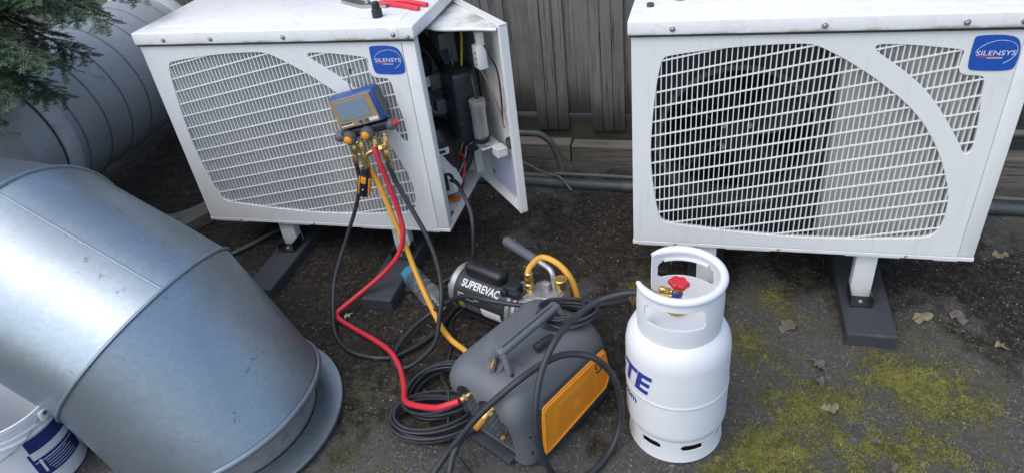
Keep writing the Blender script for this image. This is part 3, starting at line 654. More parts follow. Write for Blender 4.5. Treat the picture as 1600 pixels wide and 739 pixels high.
# ---- door, swung open on the rear corner
dr = bmesh.new(); box(dr, (.207, .008, .379), (.414, .004, .757), .001); box(dr, (.207, -.006, .754), (.414, .03, .006), .001); box(dr, (.207, -.006, .004), (.414, .03, .006), .001); box(dr, (.405, -.006, .379), (.018, .032, .760), .002); box(dr, (.008, -.008, .379), (.012, .034, .755), .002)
door = obj('access_door', dr, 'white', U, False, (1.1, .453, 0), (0, 0, R(-48.4)))
hood = chaikin([(0, .0), (.412, .0), (.405, -.028), (.33, -.09), (.27, -.165), (.215, -.20), (.10, -.20), (.0, -.14)], 2)
hm = plate_mesh([[(a, c_) for a, c_ in hood]], .004, .001); hm.transform(Matrix.Translation((0, 0, .750)) @ Matrix.Rotation(-math.pi / 2, 4, 'X'))
mesh_obj('door_hood', hm, 'white_lid', door, False)
hl = []
for a, c_ in hood:
    if c_ < -.02: hl.append((a, c_, .742))
obj('hood_lip', TB(hl, .006, 6, 1), 'white', door)
# equipment carried on the door (x along the door from its hinge, -y towards the compartment)
eb = bmesh.new(); box(eb, (.165, -.10, .415), (.14, .105, .285), .016, None, 3); ebo = obj('terminal_box', eb, 'blackplastic', door)
for q in range(6): obj('box_rib', B((.165, -.10, .325 + q * .035), (.144, .109, .006), .002), 'blackplastic', ebo)
obj('box_label', B((.089, -.115, .36), (.003, .02, .03)), 'ink_white', ebo, False)
obj('relay_block', B((.085, -.165, .50), (.045, .06, .06), .006), 'grey_box', door); obj('relay_block', B((.10, -.16, .40), (.045, .06, .06), .006), 'grey_box', door)
obj('contactor', B((.10, -.12, .66), (.10, .06, .06), .005), 'grey_box', door); obj('mounting_plate', B((.11, -.03, .55), (.20, .003, .32)), 'grey_box', door, False)
ca = obj('capacitor', LT([(0, .0), (.0, .026), (.012, .029), (.155, .029), (.16, .0315), (.185, .0315), (.19, .0)], (.275, -.085, .275), (.02, 0, 1), 24, False), 'alu', door)
obj('capacitor_clip', LT([(0, .0315), (.02, .0325)], (.276, -.085, .29), (.02, 0, 1), 24, False), 'blackplastic', ca)
obj('capacitor_lead', TB([(.279, -.085, .46), (.270, -.085, .50), (.25, -.08, .54), (.255, -.07, .575), (.285, -.05, .60)], .006, 8, 8), 'blackplastic', ca)
so = bmesh.new(); box(so, (.295, -.055, .625), (.05, .035, .085), .004); box(so, (.297, -.05, .69), (.03, .025, .05), .002); sok = obj('socket_outlet', so, 'white', door)
for dz in (-.02, .0, .022): obj('socket_slot', B((.297, -.0735, .62 + dz), (.006, .002, .008)), 'ink_dark', sok, False)
obj('bracket', B((.235, -.06, .262), (.13, .08, .005), .001), 'white', door, False); obj('bracket', B((.315, -.035, .245), (.05, .045, .035), .002), 'white', door, False)
obj('cable_gland', cyl(bmesh.new(), (.19, -.10, .262), (.24, -.11, .255), .024, 16), 'blackplastic', door); obj('cable_gland', cyl(bmesh.new(), (.26, -.075, .265), (.275, -.085, .27), .022, 16), 'steel', door)
obj('door_latch', cyl(bmesh.new(), (.365, .004, .29), (.365, -.02, .29), .024, 16), 'blackplastic', door)
lb = bmesh.new(); box(lb, (.255, .0045, .125), (.265, .002, .20)); obj('wiring_label', lb, 'lavender', door, False)
obj('label_mark', B((.14, .0030, .06), (.012, .0015, .016)), 'ink_dark', door, False); obj('label_mark', B((.375, .0030, .215), (.008, .0015, .014)), 'ink_blue', door, False)
for px, pz in ((.33, .50), (.34, .39)): obj('foam_spot', LT([(0, .022), (.003, .015), (.004, 0)], (px, .0055, pz), (0, -1, 0), 14, False), 'white', door)
for mt, pts, r in [('wire_yellow', [(.14, -.05, .70), (.15, -.06, .64), (.165, -.08, .56)], .0045), ('wire_blue', [(.07, -.10, .62), (.09, -.12, .58), (.08, -.11, .56), (.11, -.10, .585), (.13, -.1, .555)], .003), ('wire_blue', [(.06, -.09, .60), (.10, -.10, .565), (.12, -.09, .60)], .003),
                   ('wire_brown', [(.25, -.04, .69), (.262, -.055, .60), (.30, -.04, .52), (.325, -.02, .42), (.33, -.01, .34)], .003), ('wire_brown', [(.22, -.04, .71), (.235, -.03, .69), (.27, -.03, .66)], .004), ('blackplastic', [(.32, -.045, .67), (.345, -.04, .64), (.35, -.02, .58), (.34, -.012, .48), (.325, -.012, .36)], .0035)]:
    obj('door_wire', TB(pts, r, 6, 6), mt, door)

# ------------------------------------------------------------------ digital manifold hanging on the opened unit
man = thing('digital_manifold', 'blue digital gauge manifold with gold face hanging on the opened unit', 'gauge manifold', (-1.185, 2.05, .79)); man.rotation_euler = (0, R(-13.4), R(2))
bs = bmesh.new(); box(bs, (.0, .032, .0), (.186, .062, .122), .013, None, 3); case = obj('case', bs, 'blue_case', man)
sg = bmesh.new(); box(sg, (.0935, .034, .004), (.004, .04, .085), .002); obj('side_grip', sg, 'grey_box', case)
fpm = mesh_obj('face_plate', plate_mesh([rounded_rect(.162, .106, .006)], .003, .0008), 'gold', man, False, (-.004, -.0022, .001))
mesh_obj('screen', plate_mesh([rounded_rect(.118, .068, .003)], .002, .0005), 'screen', fpm, False, (-.002, -.0014, .009))
def flat_text(s, size, x, y, z, mat, parent, sx=1.0):
    t = text_mesh(s, size, .0003, 0, sx); t.transform(Matrix.Translation((x, y, z)) @ Matrix.Rotation(math.pi / 2, 4, 'X')); return mesh_obj('lettering', t, mat, parent, False)
obj('print_bar', B((-.050, -.0008, -.0445), (.05, .0014, .004)), 'ink_white', fpm, False); obj('print_bar', B((-.053, -.0008, -.0385), (.044, .0014, .0035)), 'ink_dark', fpm, False)
obj('button', cyl(bmesh.new(), (.006, 0, -.041), (.006, -.003, -.041), .0065, 14), 'badge_blue', fpm)
obj('button', B((.030, -.001, -.041), (.016, .003, .012), .001), 'grey_box', fpm, False); obj('print_bar', B((.059, -.0008, -.041), (.036, .0014, .011)), 'ink_white', fpm, False)
obj('hanging_hook', TB([(.012, .02, .058), (.012, .018, .085), (.018, .02, .108), (.028, .032, .125), (.03, .062, .128), (.026, .072, .118)], .0022, 6, 6), 'steel', man)
obj('hook_tip', cyl(bmesh.new(), (.028, .03, .122), (.031, .034, .138), .0042, 8), 'blackplastic', man)
vb = bmesh.new(); box(vb, (-.01, .030, -.083), (.20, .042, .034), .010, None, 3); obj('valve_block', vb, 'blackplastic', man)
def knob(p, d, r, tipmat):
    k = obj('valve_knob', LT([(0, r * .8), (.008, r), (.022, r), (.032, r * .93), (.034, r * .6)], p, d, 16), 'grey_box', man)
    p2 = Vector(p) + Vector(d).normalized() * .0335
    bm = bmesh.new(); lathe(bm, [(0, r * .66), (.006, r * .60), (.009, r * .4)], p2, d, 8); lathe(bm, [(.009, r * .25), (.012, r * .2)], p2, d, 8); obj('knob_cap', bm, tipmat, k, False)
knob((-.066, .014, -.088), (-.12, -1, -.08), .025, 'orange_knob'); knob((.008, .014, -.086), (-.12, -1, -.08), .025, 'orange_knob')
knob((-.10, .03, -.086), (-1, -.12, -.02), .021, 'machine_dark'); knob((.075, .03, -.088), (1, -.15, .06), .021, 'valve_red')
def fitting(parent, pts_r, p0, d, seg=12, mat='brass'):
    return obj('brass_fitting', LT(pts_r, p0, d, seg), mat, parent, True)
def hexfit(parent, p0, p1, r, name='brass_fitting'):
    d = Vector(p1) - Vector(p0); L = d.length; bm = bmesh.new()
    lathe(bm, [(0, r * .7), (L * .12, r * .7)], p0, d, 12); lathe(bm, [(L * .12, r * .8), (L * .16, r), (L * .48, r), (L * .52, r * .8)], p0, d, 6)
    lathe(bm, [(L * .52, r * .72), (L * .60, r * .72), (L * .62, r * .92), (L * .92, r * .92), (L, r * .7)], p0, d, 14); return obj(name, bm, 'brass', parent, True)
a13 = R(13.4)
def mloc(w): # world -> manifold local (pure rotation about y, small yaw ignored)
    v = Vector(w) - Vector((-1.185, 2.05, .79)); return Vector((v.x * math.cos(a13) + v.z * math.sin(a13), v.y, -v.x * math.sin(a13) + v.z * math.cos(a13)))
for top, bot in (((-1.236, 2.07, .660), (-1.237, 2.055, .575)), ((-1.207, 2.07, .668), (-1.200, 2.055, .590)), ((-1.150, 2.07, .682), (-1.145, 2.05, .628)), ((-1.106, 2.07, .695), (-1.106, 2.05, .640))):
    hexfit(man, mloc(top), mloc(bot), .0125)
hexfit(man, mloc((-1.108, 2.05, .650)), mloc((-1.103, 2.045, .560)), .0125)
obj('brass_elbow', TB([mloc(p) for p in ((-1.145, 2.045, .640), (-1.170, 2.04, .630), (-1.188, 2.038, .605), (-1.193, 2.035, .570))], .009, 10, 6), 'brass', man)
fitting(man, [(0, .008), (.004, .014), (.018, .014), (.022, .008)], mloc((-1.108, 2.048, .652)), mloc((-1.14, 2.045, .640)) - mloc((-1.108, 2.048, .652)), 6)
# wireless probe
pb0, pb1 = mloc((-1.193, 2.035, .575)), mloc((-1.226, 2.03, .455)); pd = pb1 - pb0
probe = obj('wireless_probe', LT([(0, .010), (.004, .016), (.03, .017), (.032, .0205), (.115, .0205), (.121, .017), (.122, 0)], pb0, pd, 20, False), 'blackplastic', man)
px_, py_ = frame_from(pd); mid_ = pb0 + pd * .52
fwd = Vector((0, -1, 0)); fwd = (fwd - pd.normalized() * fwd.dot(pd.normalized())).normalized(); sdv = pd.normalized().cross(fwd)
mt3 = Matrix((sdv, fwd, pd.normalized())).transposed()
obj('probe_button', B(mid_ + fwd * .0185 - pd * .14, (.020, .006, .028), .002, mt3), 'orange_knob', probe); obj('probe_side', B(mid_ + sdv * .0180 + pd * .10, (.007, .024, .075), .002, mt3), 'orange_knob', probe); obj('probe_side', B(mid_ - sdv * .0180 + pd * .10, (.007, .024, .075), .002, mt3), 'orange_knob', probe)
obj('probe_lamp', cyl(bmesh.new(), mid_ + fwd * .019 + pd * .18, mid_ + fwd * .022 + pd * .18, .003, 8), 'ink_white', probe)

# ------------------------------------------------------------------ recovery machine
rm = thing('recovery_machine', 'slate grey portable recovery machine with orange side panel and carry handle', 'recovery machine', (-.449, 1.238, gz(-.449)), math.atan2(.879, .477))
def rsec(x0, x1, y0, y1, z, r, n=6):
    return [Vector((a, c_, z)) for a, c_ in rounded_rect(x1 - x0, y1 - y0, r, (x0 + x1) / 2, (y0 + y1) / 2, n)]
def loft_local(rings, cap=True):
    bm = bmesh.new(); L = [[bm.verts.new(p) for p in r] for r in rings]; s_ = len(L[0])
    for a, c_ in zip(L, L[1:]):
        for k in range(s_): bm.faces.new((a[k], a[(k + 1) % s_], c_[(k + 1) % s_], c_[k]))
    if cap: bm.faces.new(L[0][::-1]); bm.faces.new(L[-1])
    return bm
secs = [(.018, .397, .016, .272, .004, .04), (.006, .407, .005, .283, .014, .042), (.003, .410, .002, .287, .05, .044), (.000, .410, .002, .290, .13, .044), (-.010, .410, .002, .300, .175, .046), (-.018, .410, .003, .306, .205, .048), (-.018, .407, .006, .306, .238, .052), (-.010, .400, .014, .298, .265, .056), (.004, .391, .026, .284, .286, .058), (.024, .376, .044, .264, .299, .056), (.040, .364, .060, .246, .304, .050)]
body = obj('body', loft_local([rsec(*q_) for q_ in secs]), 'machine', rm, True)
def tmp(bm):
    me = bpy.data.meshes.new('t'); bmesh.ops.recalc_face_normals(bm, faces=bm.faces); bm.to_mesh(me); bm.free(); o = bpy.data.objects.new('t', me); COL.objects.link(o)
    o.matrix_world = Matrix.Translation(rm.location) @ Matrix.Rotation(rm.rotation_euler[2], 4, 'Z'); return o
bpy.context.view_layer.update()
boolean(body, tmp(B((-.015, .160, .112), (.085, .215, .178), .012)))
for yy, zz in ((.205, .208), (.115, .205)): boolean(body, tmp(LT([(0, .046), (.10, .036)], (-.04, yy, zz), (1, 0, .0), 28)))
boolean(body, tmp(B((.225, .142, .312), (.235, .115, .030), .004)))
for p in body.data.polygons: p.use_smooth = True
try: body.data.set_sharp_from_angle(angle=R(35))
except Exception: pass
vg = bmesh.new()                                         # perforated front vent: crossing strips over a dark recess
for q in range(-9, 20):
    y0_ = .062 + q * .0165
    for sgn in (1, -1):
        pts = []
        for t in (0, 1):
            z_ = .026 + t * .165; y_ = y0_ + (sgn * .5 * .165 * (t - .5) * 2) * .6
            pts.append((y_, z_))
        (ya, za), (yb, zb) = pts
        def cl(y_): return max(.060, min(.256, y_))
        if ya == yb: continue
        t0, t1 = sorted(((.060 - ya) / (yb - ya), (.256 - ya) / (yb - ya))); t0, t1 = max(0, t0), min(1, t1)
        if t1 - t0 < .05: continue
        a_ = Vector((.0235, ya + (yb - ya) * t0, za + (zb - za) * t0)); b_ = Vector((.0235, ya + (yb - ya) * t1, za + (zb - za) * t1)); d_ = b_ - a_
        mm_ = Matrix(((1, 0, 0), (0, d_.y / d_.length, -d_.z / d_.length), (0, d_.z / d_.length, d_.y / d_.length)))
        box(vg, (a_ + b_) / 2, (.003, d_.length, .0052), 0, mm_)
obj('vent_grille', vg, 'machine', rm, False)
obj('vent_backing', B((.0285, .158, .110), (.003, .198, .170)), 'blackplastic', rm, False)
obj('base_skid', B((.012, .158, .016), (.06, .19, .018), .004), 'machine_dark', rm); obj('dark_sill', B((.205, -.001, .030), (.33, .012, .036), .005), 'machine_dark', rm)
# orange panel with raised border and faded print
OP = [(.060, .030), (.084, .026), (.368, .058), (.384, .085), (.388, .140), (.370, .228), (.350, .232), (.090, .228), (.070, .220)]
opb = obj('panel_bed', loft_local([[Vector((a, .006, c_)) for a, c_ in OP], [Vector((a, -.006, c_)) for a, c_ in OP]]), 'machine_dark', rm, False)
sc_ = lambda k: [((a - .225) * k[0] + .225, (c_ - .132) * k[1] + .132) for a, c_ in OP]
opn = mesh_obj('orange_panel', plate_mesh([chaikin(sc_((.985, .97)), 1)], .006, .002), 'orange', rm, False, (0, -.0095, 0))
bor = sc_((.955, .875)); obj('raised_border', TB([(a, -.0004, c_) for a, c_ in bor + [bor[0]]], .0035, 6, 1), 'orange', opn)
mesh_obj('print_block', plate_mesh([[(.135, .062), (.300, .080), (.305, .178), (.140, .182)]], .0012), 'print', opn, False, (0, -.0010, 0))
obj('print_square', B((.222, -.0016, .118), (.03, .0014, .024)), 'orange', opn, False)
for dz in (0, 1):
    pts = [(.318, -.002, .172 + dz * .012), (.326, -.002, .160 + dz * .012), (.338, -.002, .163 + dz * .012), (.342, -.002, .176 + dz * .012), (.334, -.002, .184 + dz * .012)]
    if dz: pts = [(.66 - p[0], p[1], .352 - p[2] + .02) for p in pts]
    obj('emblem', TB(pts, .0017, 5, 4), 'ink_dark', opn)
# carry handle
hb = bmesh.new(); box(hb, (.198, .135, .360), (.262, .034, .023), .008, None, 3); hd = obj('handle_bar', hb, 'machine', rm)
obj('handle_groove', B((.198, .135, .3718), (.22, .006, .002)), 'machine_dark', hd, False)
for xa, xb in ((.078, .066), (.318, .338)):
    for sgn in (-1, 1): obj('handle_post', tube(bmesh.new(), [(xa, .135 + sgn * .010, .360), (xb, .135 + sgn * .043, .292)], .0105, 8, 0), 'machine', hd)
for x_, y_ in ((.335, .09), (.335, .18), (.066, .088)): obj('body_screw', cyl(bmesh.new(), (x_, y_, .298), (x_, y_, .309), .007, 8), 'blackplastic', rm)
for x_, z_ in ((.035, .20), (.028, .14), (.028, .07), (.398, .20)): obj('screw_recess', cyl(bmesh.new(), (x_, .012, z_), (x_ , .0035, z_ ), .0055, 8), 'blackplastic', rm)
obj('screw_recess', cyl(bmesh.new(), (.28, .055, .291), (.28, .053, .299), .0045, 8), 'blackplastic', rm)
for y_ in (.078, .205):
    obj('top_seam', TB([(.105, y_, .3035 - abs(y_ - .142) * .06), (.22, y_, .3045 - abs(y_ - .142) * .06), (.335, y_, .3030 - abs(y_ - .142) * .06)], .0022, 5, 2), 'machine_dark', rm)
for z_ in (.245, .262): obj('hood_groove', TB([(a, c_, z_) for a, c_ in [(-.008 + (z_ - .245) * .6, .09), (-.010 + (z_ - .245) * .6, .16), (-.008 + (z_ - .245) * .6, .225)]], .0018, 5, 2), 'machine_dark', rm)
kn = obj('selector_knob', LT([(0, .033), (.010, .033), (.014, .030), (.024, .026), (.025, 0)], (.066, .150, .288), (-.25, .0, 1), 24, False), 'machine', rm)
kb = Matrix.Rotation(R(28), 3, 'Z'); obj('knob_grip', B((.060, .150, .318), (.05, .016, .022), .005, kb), 'machine', kn); obj('knob_pointer', B((.056, .148, .3300), (.046, .004, .003), .001, kb), 'orange_knob', kn)
# hose connections on the front: two brass ports
hexfit(rm, (.052, .189, .229), (.0, .203, .216), .0150); hexfit(rm, (-.014, .2075, .2125), (-.036, .2145, .208), .0115)
obj('brass_tail', TB([(.004, .202, .217), (-.008, .206, .2145), (-.02, .2095, .2115)], .0075, 8, 4), 'brass', rm)
hexfit(rm, (.048, .108, .228), (.0, .119, .204), .0150); hexfit(rm, (.002, .1185, .205), (-.036, .1275, .187), .0130)
obj('hose_sleeve', LT([(0, .0118), (.036, .0118)], (-.034, .127, .188), (-.033, .007, -.017), 14), 'orange_knob', rm)
obj('cap_tether', TB([(.03, .10, .17), (.018, .092, .15), (.012, .090, .12), (.008, .092, .10)], .0018, 5, 6), 'steel', rm); obj('brass_cap', LT([(0, .009), (.003, .012), (.014, .012), (.017, .008)], (.008, .094, .098), (-1, .1, -.2), 10), 'brass', rm)

# ------------------------------------------------------------------ vacuum pump
PYAW = R(-22)
pu = thing('vacuum_pump', 'silver and black vacuum pump with foam grip behind the recovery machine', 'vacuum pump', (-.86, 1.94, gz(-.7)), PYAW)
mr, mz = .083, .118
mo = obj('motor', LT([(.028, mr), (.265, mr)], (0, 0, mz), (1, 0, 0), 48), 'motor', pu)
obj('end_bell', LT([(-.022, .030), (-.020, .052), (-.006, .058), (.0, .078), (.010, mr + .004), (.032, mr + .005), (.034, mr - .01)], (0, 0, mz), (1, 0, 0), 40), 'alu', pu)
obj('end_bell', LT([(.262, mr - .01), (.264, mr + .006), (.280, mr + .008), (.284, mr - .004), (.292, mr - .004), (.294, mr + .004), (.302, mr + .004), (.305, mr - .012)], (0, 0, mz), (1, 0, 0), 40), 'alu', pu)
obj('band', LT([(.255, mr + .0015), (.263, mr + .0015)], (0, 0, mz), (1, 0, 0), 48), 'black', pu)
def on_drum(me, x, ang, r):
    for v in me.vertices:
        a = ang - v.co.y / r; rr = r + v.co.z; v.co = Vector((x + v.co.x, -rr * math.cos(math.pi / 2 - a) if False else rr * math.sin(-a), mz + rr * math.cos(a)))
    return me
t_ = text_mesh('SUPEREVAC', .040, .0004, .0, .80, 2, .0009); mesh_obj('lettering', on_drum(t_, .142, R(40), mr + .0010), 'ink_white', mo)
def drum_patch(name, x0, x1, a0, a1, mat, r, parent):
    bm = bmesh.new(); rows = []
    for k in range(9):
        a = a0 + (a1 - a0) * k / 8; rows.append([bm.verts.new((x_, -r * math.sin(a), mz + r * math.cos(a))) for x_ in (x0, x1)])
    for p, q in zip(rows, rows[1:]): bm.faces.new((p[0], p[1], q[1], q[0]))
    return obj(name, bm, mat, parent)
drum_patch('data_plate', .155, .242, R(88), R(122), 'ink_white', mr + .001, mo); drum_patch('warning_strip', .205, .242, R(117), R(122), 'ink_red', mr + .0016, mo); drum_patch('print_line', .05, .13, R(66), R(68), 'ink_white', mr + .001, mo); drum_patch('print_line', .05, .145, R(72), R(73.5), 'ink_white', mr + .001, mo); drum_patch('print_line', .05, .13, R(77), R(78), 'ink_white', mr + .001, mo)
drum_patch('rating_plate', .085, .150, R(92), R(118), 'grey_box', mr + .001, mo); drum_patch('number_plate', .052, .078, R(92), R(112), 'wire_yellow', mr + .001, mo)
t_ = text_mesh('12', .02, .0003, 0, 1, 1); mesh_obj('lettering', on_drum(t_, .065, R(102), mr + .0016), 'ink_dark', mo)
cb = bmesh.new(); box(cb, (.135, -.002, mz + mr + .018), (.175, .062, .055), .024, None, 4); obj('capacitor_cover', cb, 'black', pu)
obj('switch_box', B((.275, -.03, mz + mr + .012), (.055, .05, .045), .006), 'blackplastic', pu); obj('switch_lever', cyl(bmesh.new(), (.262, -.055, mz + mr + .015), (.262, -.075, mz + mr + .02), .013, 14), 'blackplastic', pu); obj('plug_end', cyl(bmesh.new(), (.285, -.06, mz + mr + .02), (.325, -.065, mz + mr + .03), .014, 14), 'blackplastic', pu)
# cast head with sloping shoulders
hs = [[Vector(p) for p in ((.300, -.070, .03), (.455, -.066, .03), (.455, .070, .03), (.300, .070, .03))], [Vector(p) for p in ((.300, -.082, .11), (.462, -.078, .11), (.462, .082, .11), (.300, .082, .11))], [Vector(p) for p in ((.305, -.066, .185), (.462, -.060, .198), (.462, .080, .198), (.305, .074, .185))], [Vector(p) for p in ((.330, -.040, .215), (.452, -.035, .238), (.450, .066, .238), (.330, .058, .215))]]
hbm = loft_local(hs); bmesh.ops.bevel(hbm, geom=list(hbm.edges), offset=.007, segments=2, affect='EDGES'); hdp = obj('pump_head', hbm, 'alu', pu)
obj('round_emblem', cyl(bmesh.new(), (.405, -.060, .175), (.405, -.0725, .172), .024, 24), 'ink_white', hdp); obj('emblem_ring', LT([(0, .021), (.0012, .021), (.0012, .016), (0, .016)], (.405, -.0726, .172), (0, -1, -.2), 24, False), 'ink_dark', hdp); obj('emblem_centre', B((.405, -.0738, .172), (.012, .002, .022), .001), 'ink_red', hdp, False)
obj('gas_ballast_dome', LT([(0, .052), (.03, .050), (.05, .040), (.06, .018), (.061, 0)], (.462, -.02, .10), (1, -.2, .1), 28, False), 'alu', pu); obj('head_boss', LT([(0, .042), (.035, .040), (.042, .03)], (.345, -.066, .125), (0, -1, .15), 24), 'alu', pu)
obj('exhaust_cap', LT([(0, .016), (.018, .016), (.018, .022), (.045, .022), (.048, .019)], (.435, .030, .232), (0, 0, 1), 20), 'brass', pu)
hexfit(pu, (.330, -.008, .205), (.330, -.008, .250), .0165, 'inlet_fitting'); hexfit(pu, (.330, -.008, .248), (.330, -.004, .292), .0165, 'inlet_fitting')
obj('handle_bracket', TB([(.408, .028, .228), (.408, .028, .272), (.395, .034, .296), (.36, .044, .302), (.30, .055, .304)], .0095, 10, 8), 'alu', pu)
obj('handle_boss', B((.385, .015, .240), (.03, .024, .03), .004), 'alu', pu)
obj('foam_grip', LT([(0, .012), (.003, .0165), (.165, .0175), (.168, .012)], (.325, .050, .304), (-.965, .262, .01), 18), 'grey_box', pu)
obj('cap_chain', TB([(.325, -.03, .20), (.345, -.055, .185), (.352, -.075, .15)], .0015, 5, 6), 'steel', pu)
for x_, y_ in ((.06, .05), (.06, -.05), (.40, .055), (.40, -.055)): obj('rubber_foot', LT([(0, .016), (.03, .013)], (x_, y_, .0), (0, 0, 1), 14), 'blackplastic', pu)
obj('base_plate', B((.23, 0, .032), (.40, .12, .008), .002), 'blackplastic', pu, False); obj('foot_bar', B((.20, -.105, .022), (.075, .05, .035), .006), 'blackplastic', pu)

# ------------------------------------------------------------------ gas cylinder
gc = thing('gas_cylinder', 'white refrigerant gas cylinder with collar and red valve handwheel', 'gas cylinder', (-.048, 1.50, gz(-.048)))
prof = [(.058, .090), (.062, .106), (.069, .120), (.079, .132), (.090, .140), (.103, .1445), (.110, .1453), (.115, .1454), (.225, .1455), (.228, .1455), (.229, .1456), (.232, .1472), (.238, .1472), (.241, .1456), (.242, .1455), (.245, .1455), (.360, .1453), (.370, .1450), (.395, .141), (.418, .130), (.435, .113), (.447, .085), (.453, .05), (.455, .0)]
shell = obj('shell', LT(prof, (0, 0, 0), (0, 0, 1), 72, False), 'cyl_white', gc)
obj('shell_base', LT([(.0585, .091), (.050, .06), (.046, 0)], (0, 0, 0), (0, 0, 1), 48, False), 'cyl_white', shell)
def wall_ring(r_fn, z0, z1, a0, a1, holes, t, na=120, nz=24, lip=False):
    """curved sheet wall with rectangular-rounded holes; cells in a hole are left out"""
    bm = bmesh.new(); gi, go = {}, {}
    closed = abs(a1 - a0) > 2 * math.pi - 1e-6
    cnt = na if closed else na + 1
    for i in range(cnt):
        a = a0 + (a1 - a0) * i / na
        for j in range(nz + 1):
            z = z0 + (z1 - z0) * j / nz; r = r_fn((z - z0) / (z1 - z0))
            go[i, j] = bm.verts.new((r * math.cos(a), r * math.sin(a), z)); gi[i, j] = bm.verts.new(((r - t) * math.cos(a), (r - t) * math.sin(a), z))
    def solid(i, j):
        if j < 0 or j >= nz: return False
        if not closed and (i < 0 or i >= na): return False
        i %= na; a = a0 + (a1 - a0) * (i + .5) / na; z = z0 + (z1 - z0) * (j + .5) / nz
        for ca_, ha, zc, hz in holes:
            da = abs((a - ca_ + math.pi) % (2 * math.pi) - math.pi) / ha; dz = abs(z - zc) / hz
            if da ** 6 + dz ** 6 < 1: return False
        return True
    ix = lambda i: i % na if closed else i
    for i in range(na):
        for j in range(nz):
            if not solid(i, j): continue
            a_, b_ = ix(i), ix(i + 1)
            bm.faces.new((go[a_, j], go[b_, j], go[b_, j + 1], go[a_, j + 1])); bm.faces.new((gi[a_, j + 1], gi[b_, j + 1], gi[b_, j], gi[a_, j]))
            if not solid(i - 1, j): bm.faces.new((go[a_, j], go[a_, j + 1], gi[a_, j + 1], gi[a_, j]))
            if not solid(i + 1, j): bm.faces.new((go[b_, j + 1], go[b_, j], gi[b_, j], gi[b_, j + 1]))
            if not solid(i, j - 1): bm.faces.new((go[b_, j], go[a_, j], gi[a_, j], gi[b_, j]))
            if not solid(i, j + 1): bm.faces.new((go[a_, j + 1], go[b_, j + 1], gi[b_, j + 1], gi[a_, j + 1]))
    bmesh.ops.delete(bm, geom=[v for v in bm.verts if not v.link_faces], context='VERTS')
    return bm
foot = wall_ring(lambda s_: .135 + .002 * s_ + .004 * (1 - s_) ** 4, .0, .092, 0, 2 * math.pi, [(R(a), R(13), .058, .0125) for a in (-118, -66, -14, 38, 90, 142, 194)], .004, 144, 22)
obj('foot_ring', foot, 'cyl_white', gc)
GAP = R(168); half = R(34)
col_r = lambda s_: .113 + .004 * math.sin(math.pi * s_) + .002 * s_
collar = wall_ring(col_r, .41, .588, GAP + half, GAP + 2 * math.pi - half, [(R(-94), R(42), .528, .030), (R(82), R(42), .528, .030)], .004, 150, 30)
co = obj('collar', collar, 'cyl_white', gc)
rim = [(.1125 * math.cos(a), .1125 * math.sin(a), .590) for a in [GAP + half + (2 * math.pi - 2 * half) * k / 60 for k in range(61)]]
obj('collar_rim', TB(rim, lambda t: .0115 * (min(1, .55 + 6 * min(t, 1 - t))), 12, 1), 'cyl_white', co)
for a in (-94, 82):
    lp = [(.1135 * math.cos(R(a + d_)), .1135 * math.sin(R(a + d_)), .561) for d_ in range(-34, 35, 4)]
    obj('grip_lip', TB([(p[0] * .955, p[1] * .955, p[2] + .002) for p in lp], .0055, 8, 1), 'cyl_white', co)
# valve
va = obj('valve_body', LT([(0, .030), (.012, .030), (.014, .019), (.03, .019), (.034, .013), (.068, .012), (.070, .008)], (-.006, .02, .450), (0, 0, 1), 20), 'brass', gc)
obj('valve_stem', cyl(bmesh.new(), (-.006, .02, .51), (-.004, .018, .541), .006, 10), 'brass', va)
hw = bmesh.new(); ringp = []
for k in range(48):
    a = 2 * math.pi * k / 48; ringp.append((a, .0265 + .0028 * math.cos(6 * a)))
tilt = Matrix.Rotation(R(9), 3, 'Y') @ Matrix.Rotation(R(-6), 3, 'X'); L0 = []
for z_, sc2 in ((0, .86), (.004, 1.0), (.012, 1.0), (.016, .86), (.014, .55), (.014, .2)): L0.append([hw.verts.new(Vector((-.004, .018, .540)) + tilt @ Vector((r_ * sc2 * math.cos(a), r_ * sc2 * math.sin(a), z_))) for a, r_ in ringp])
for p, q in zip(L0, L0[1:]):
    for k in range(48): hw.faces.new((p[k], p[(k + 1) % 48], q[(k + 1) % 48], q[k]))
hw.faces.new(L0[0]); hw.faces.new(L0[-1]); obj('handwheel', hw, 'valve_red', va)
obj('blue_cap', LT([(0, .012), (.002, .019), (.018, .019), (.022, .012)], (-.006, .006, .482), (.15, -1, -.15), 8), 'valve_blue', va); obj('blue_collar', LT([(0, .015), (.012, .015)], (-.006, .02, .506), (0, 0, 1), 8), 'valve_blue', va)
hexfit(va, (-.018, .024, .497), (-.085, .045, .482), .0115); hexfit(va, (-.02, .028, .508), (-.055, .040, .508), .010)
# lettering wrapped round the shell
def on_shell(me, z, az, r):
    for v in me.vertices:
        a = az + v.co.x / r; rr = r + v.co.z; v.co = Vector((rr * math.cos(a), rr * math.sin(a), z + v.co.y))
    return me
mesh_obj('lettering', on_shell(text_mesh('TE', .098, .0004, .22, 1.08, 5, .0030), .292, R(-143), .1466), 'ink_blue', shell)
mesh_obj('lettering', on_shell(text_mesh('.com', .040, .0003, .1, 1.0, 2, .0006), .205, R(-152), .1462), 'ink_navy', shell)

